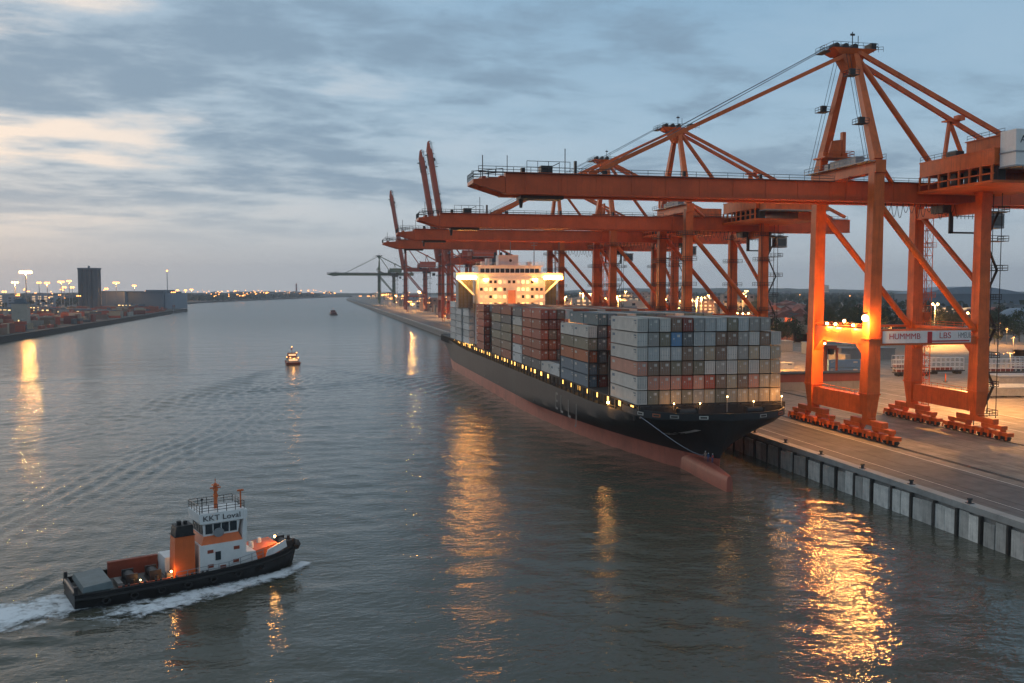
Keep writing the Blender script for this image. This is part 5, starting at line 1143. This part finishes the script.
mp = empty('marker_post', (211, 270, QZ), 0, 'thin orange marker post standing on the yard between the crane legs', 'post'); MB().box(-.5, .5, -.5, .5, 0, .25).build('foot', 'dark_steel', mp); MB().tube((0, 0, .25), (0, 0, 3.0), .22, .15, 8).build('post', 'vest_orange', mp)
# curved hall, dome, crane in the distance
hx, hy = ipos(957, 1150); ch = empty('industrial_hall', (hx, hy, QZ), R(-14), 'large blue-grey hall with a curved roof behind the crane legs', 'hall')
MB().box(-64, 64, -40, 40, 0, 26).build('wall', 'hall_dark', ch)
mb = MB(); prof = [(-66 + 132 * i / 16, 26 + 9 * math.sin(math.pi * i / 16)) for i in range(17)]; mb.xprism(prof, -41, 41); mb.build('roof', 'hall_grey', ch)
MB().box(-60, 60, -40.4, -40.05, 4, 9).build('lit_strip', 'window_dim', ch)
hx, hy = ipos(1016, 640); dm = empty('storage_dome', (hx, hy, QZ), 0, 'pale storage dome among trees at the right edge', 'dome'); MB().tube((0, 0, 0), (0, 0, 9), 13, 13, 20).build('wall', 'low_grey', dm); MB().sphere((0, 0, 9), 13, 20, 10, .75).build('dome_roof', 'hall_grey', dm, smooth=True)
HG = 'red roofed houses on the far slope'
for i in range(80):
    xp, d = (rnd.uniform(742, 1020), rnd.uniform(800, 2600)) if i % 3 else (rnd.uniform(766, 803), rnd.uniform(760, 1500))
    tx, ty = ipos(xp, d)
    block('house', tx, ty, QZ, rnd.uniform(10, 22), rnd.uniform(9, 14), rnd.uniform(6, 11), rnd.choice(('beige_wall', 'building_grey', 'building_brick')), 'small red roofed house among the trees on the far slope', 'house', R(rnd.uniform(-40, 40)), 'roof_red', 5 if i % 4 == 0 else 0, HG, rnd.uniform(3, 5))
for i, (xp, d, h, lab) in enumerate(((824, 3600, 46, 'faint tower block on the skyline between crane legs'), (786, 3300, 24, 'broad faint block on the skyline left of the crane'), (1008, 900, 16, 'lit office building at the right edge among trees'))):
    tx, ty = ipos(xp, d); block('tower_block', tx, ty, QZ, 26, 20, h, 'building_grey', lab, 'building', 0, None, 6)
for i in range(7):
    xp = rnd.uniform(755, 900); tx, ty = ipos(xp, rnd.uniform(400, 470)); block('yard_shed', tx, ty, QZ, rnd.uniform(14, 26), 10, rnd.uniform(4, 6.5), rnd.choice(('hall_grey', 'low_grey', 'beige_wall')), 'low pale yard shed in front of the trees', 'shed', R(-8), None, 0, 'yard sheds before the trees')

# ------------------------------------------------------------------ trees
def crown_mesh(seed, h, w, nl, leaf):
    g = random.Random(seed); mb = MB(); lobes = []
    for i in range(13):
        t = g.random(); a = g.uniform(0, 6.28); r_ = w * .5 * (1 - .75 * abs(t - .35)) * g.uniform(.25, .85); lobes.append(((r_ * math.cos(a), r_ * math.sin(a), h * (.28 + .66 * t)), w * g.uniform(.16, .30)))
    for i in range(nl):
        c, r_ = g.choice(lobes); v = Vector((g.gauss(0, 1), g.gauss(0, 1), g.gauss(0, 1))).normalized() * r_ * g.uniform(.55, 1.08)
        p = Vector(c) + v; n1 = Vector((g.gauss(0, 1), g.gauss(0, 1), g.gauss(0, 1))).normalized(); n2 = n1.orthogonal().normalized(); n3 = n1.cross(n2); s = leaf * g.uniform(.6, 1.3)
        mb.add([p + n2 * s, p + n3 * s * .7, p - n2 * s, p - n3 * s * .7], [(0, 1, 2, 3)])
    return mb.mesh('crown', 'leaf')
def trunk_mesh(seed, h):
    g = random.Random(seed); mb = MB(); mb.tube((0, 0, -.3), (.3, 0, h * .45), .45, .28, 8)
    for i in range(6):
        a = g.uniform(0, 6.28); z_ = h * g.uniform(.28, .45); mb.tube((.2, 0, z_), (math.cos(a) * h * .22, math.sin(a) * h * .22, z_ + h * .25), .18, .06, 6)
    return mb.mesh('trunk', 'bark')
TV = [(crown_mesh(i, h, w, 900, .62), trunk_mesh(i, h)) for i, (h, w) in enumerate(((17, 13), (20, 12), (14, 14), (22, 15)))]
TG = 'broadleaf trees behind the yard'
def tree(x, y, s, lab='dark leafy tree in the wood behind the terminal yard', grp=TG):
    cm, tm = rnd.choice(TV); r = empty('tree', (x, y, QZ), rnd.uniform(0, 6.28), lab, 'tree', grp); r.scale = (s, s, s * rnd.uniform(.85, 1.15)); link('crown', cm, r); link('trunk', tm, r)
for i in range(150):
    xp = rnd.uniform(738, 1036); d = rnd.choice((rnd.uniform(500, 640), rnd.uniform(600, 950), rnd.uniform(560, 760)))
    if (766 < xp < 804 and d > 540): continue
    tx, ty = ipos(xp, d); tree(tx, ty, rnd.uniform(.6, 1.0))
# far woods, one mass of clumps
g = random.Random(8); mb = MB()
for i in range(15000):
    xp = g.uniform(560, 1040); d = 900 + 2900 * g.random() ** .8
    if (xp < 740 and d < 2100) or (764 < xp < 806 and d < 1500): continue
    tx, ty = ipos(xp, d); h = g.uniform(3, 17); s = g.uniform(2.5, 5.0)
    p = Vector((tx, ty, QZ + h)); n1 = Vector((g.gauss(0, 1), g.gauss(0, 1), g.gauss(0, .6))).normalized(); n2 = n1.orthogonal().normalized(); n3 = n1.cross(n2)
    mb.add([p + n2 * s, p + n3 * s * .8, p - n2 * s, p - n3 * s * .8], [(0, 1, 2, 3)])
tag(mb.build('woods', 'far_leaf'), 'dark far woods covering the slopes on the right', 'woods', kind='stuff')
g = random.Random(9); mb = MB()
for i in range(5000):
    xp = g.uniform(176, 320); d = 2560 + 1700 * g.random(); tx, ty = ipos(xp, d)
    if tx > -330 + max(0, ty - 2500) * .24 : continue
    p = Vector((tx, ty, 3 + g.uniform(1, 13))); s = g.uniform(3, 6); n1 = Vector((g.gauss(0, 1), g.gauss(0, 1), g.gauss(0, .6))).normalized(); n2 = n1.orthogonal().normalized(); n3 = n1.cross(n2)
    mb.add([p + n2 * s, p + n3 * s * .8, p - n2 * s, p - n3 * s * .8], [(0, 1, 2, 3)])
tag(mb.build('woods', 'far_leaf'), 'dark woods along the far river bank on the left', 'woods', kind='stuff')
mb = MB()
for i in range(6500):
    xp = g.uniform(-30, 192); d = 1650 + 2600 * g.random(); tx, ty = ipos(xp, d)
    if ty > 1590 and tx > -350: continue
    p = Vector((tx, ty, 3 + g.uniform(1, 11) + 7 * max(0, math.sin(tx / 90)) * g.random())); s = g.uniform(2.5, 6); n1 = Vector((g.gauss(0, 1), g.gauss(0, 1), g.gauss(0, .6))).normalized(); n2 = n1.orthogonal().normalized(); n3 = n1.cross(n2)
    mb.add([p + n2 * s, p + n3 * s * .8, p - n2 * s, p - n3 * s * .8], [(0, 1, 2, 3)])
tag(mb.build('woods', 'far_leaf'), 'dark low woods behind the container yard on the left bank', 'woods', kind='stuff')

# ------------------------------------------------------------------ haze
HAZE = 1.1e-4
hm = bpy.data.materials.new('haze'); hm.use_nodes = True; t = hm.node_tree; t.nodes.clear()
o_ = t.nodes.new('ShaderNodeOutputMaterial'); v_ = t.nodes.new('ShaderNodeVolumePrincipled')
v_.inputs['Color'].default_value = (0.86, 0.91, 1.0, 1); v_.inputs['Density'].default_value = HAZE; v_.inputs['Anisotropy'].default_value = 0.3
t.links.new(v_.outputs[0], o_.inputs['Volume'])
mb = MB(); mb.box(-7400, 7400, -7400, 7400, -3.2, 215)
tag(mb.build('haze', hm), 'thin dusk haze over the harbour', 'haze', kind='stuff')
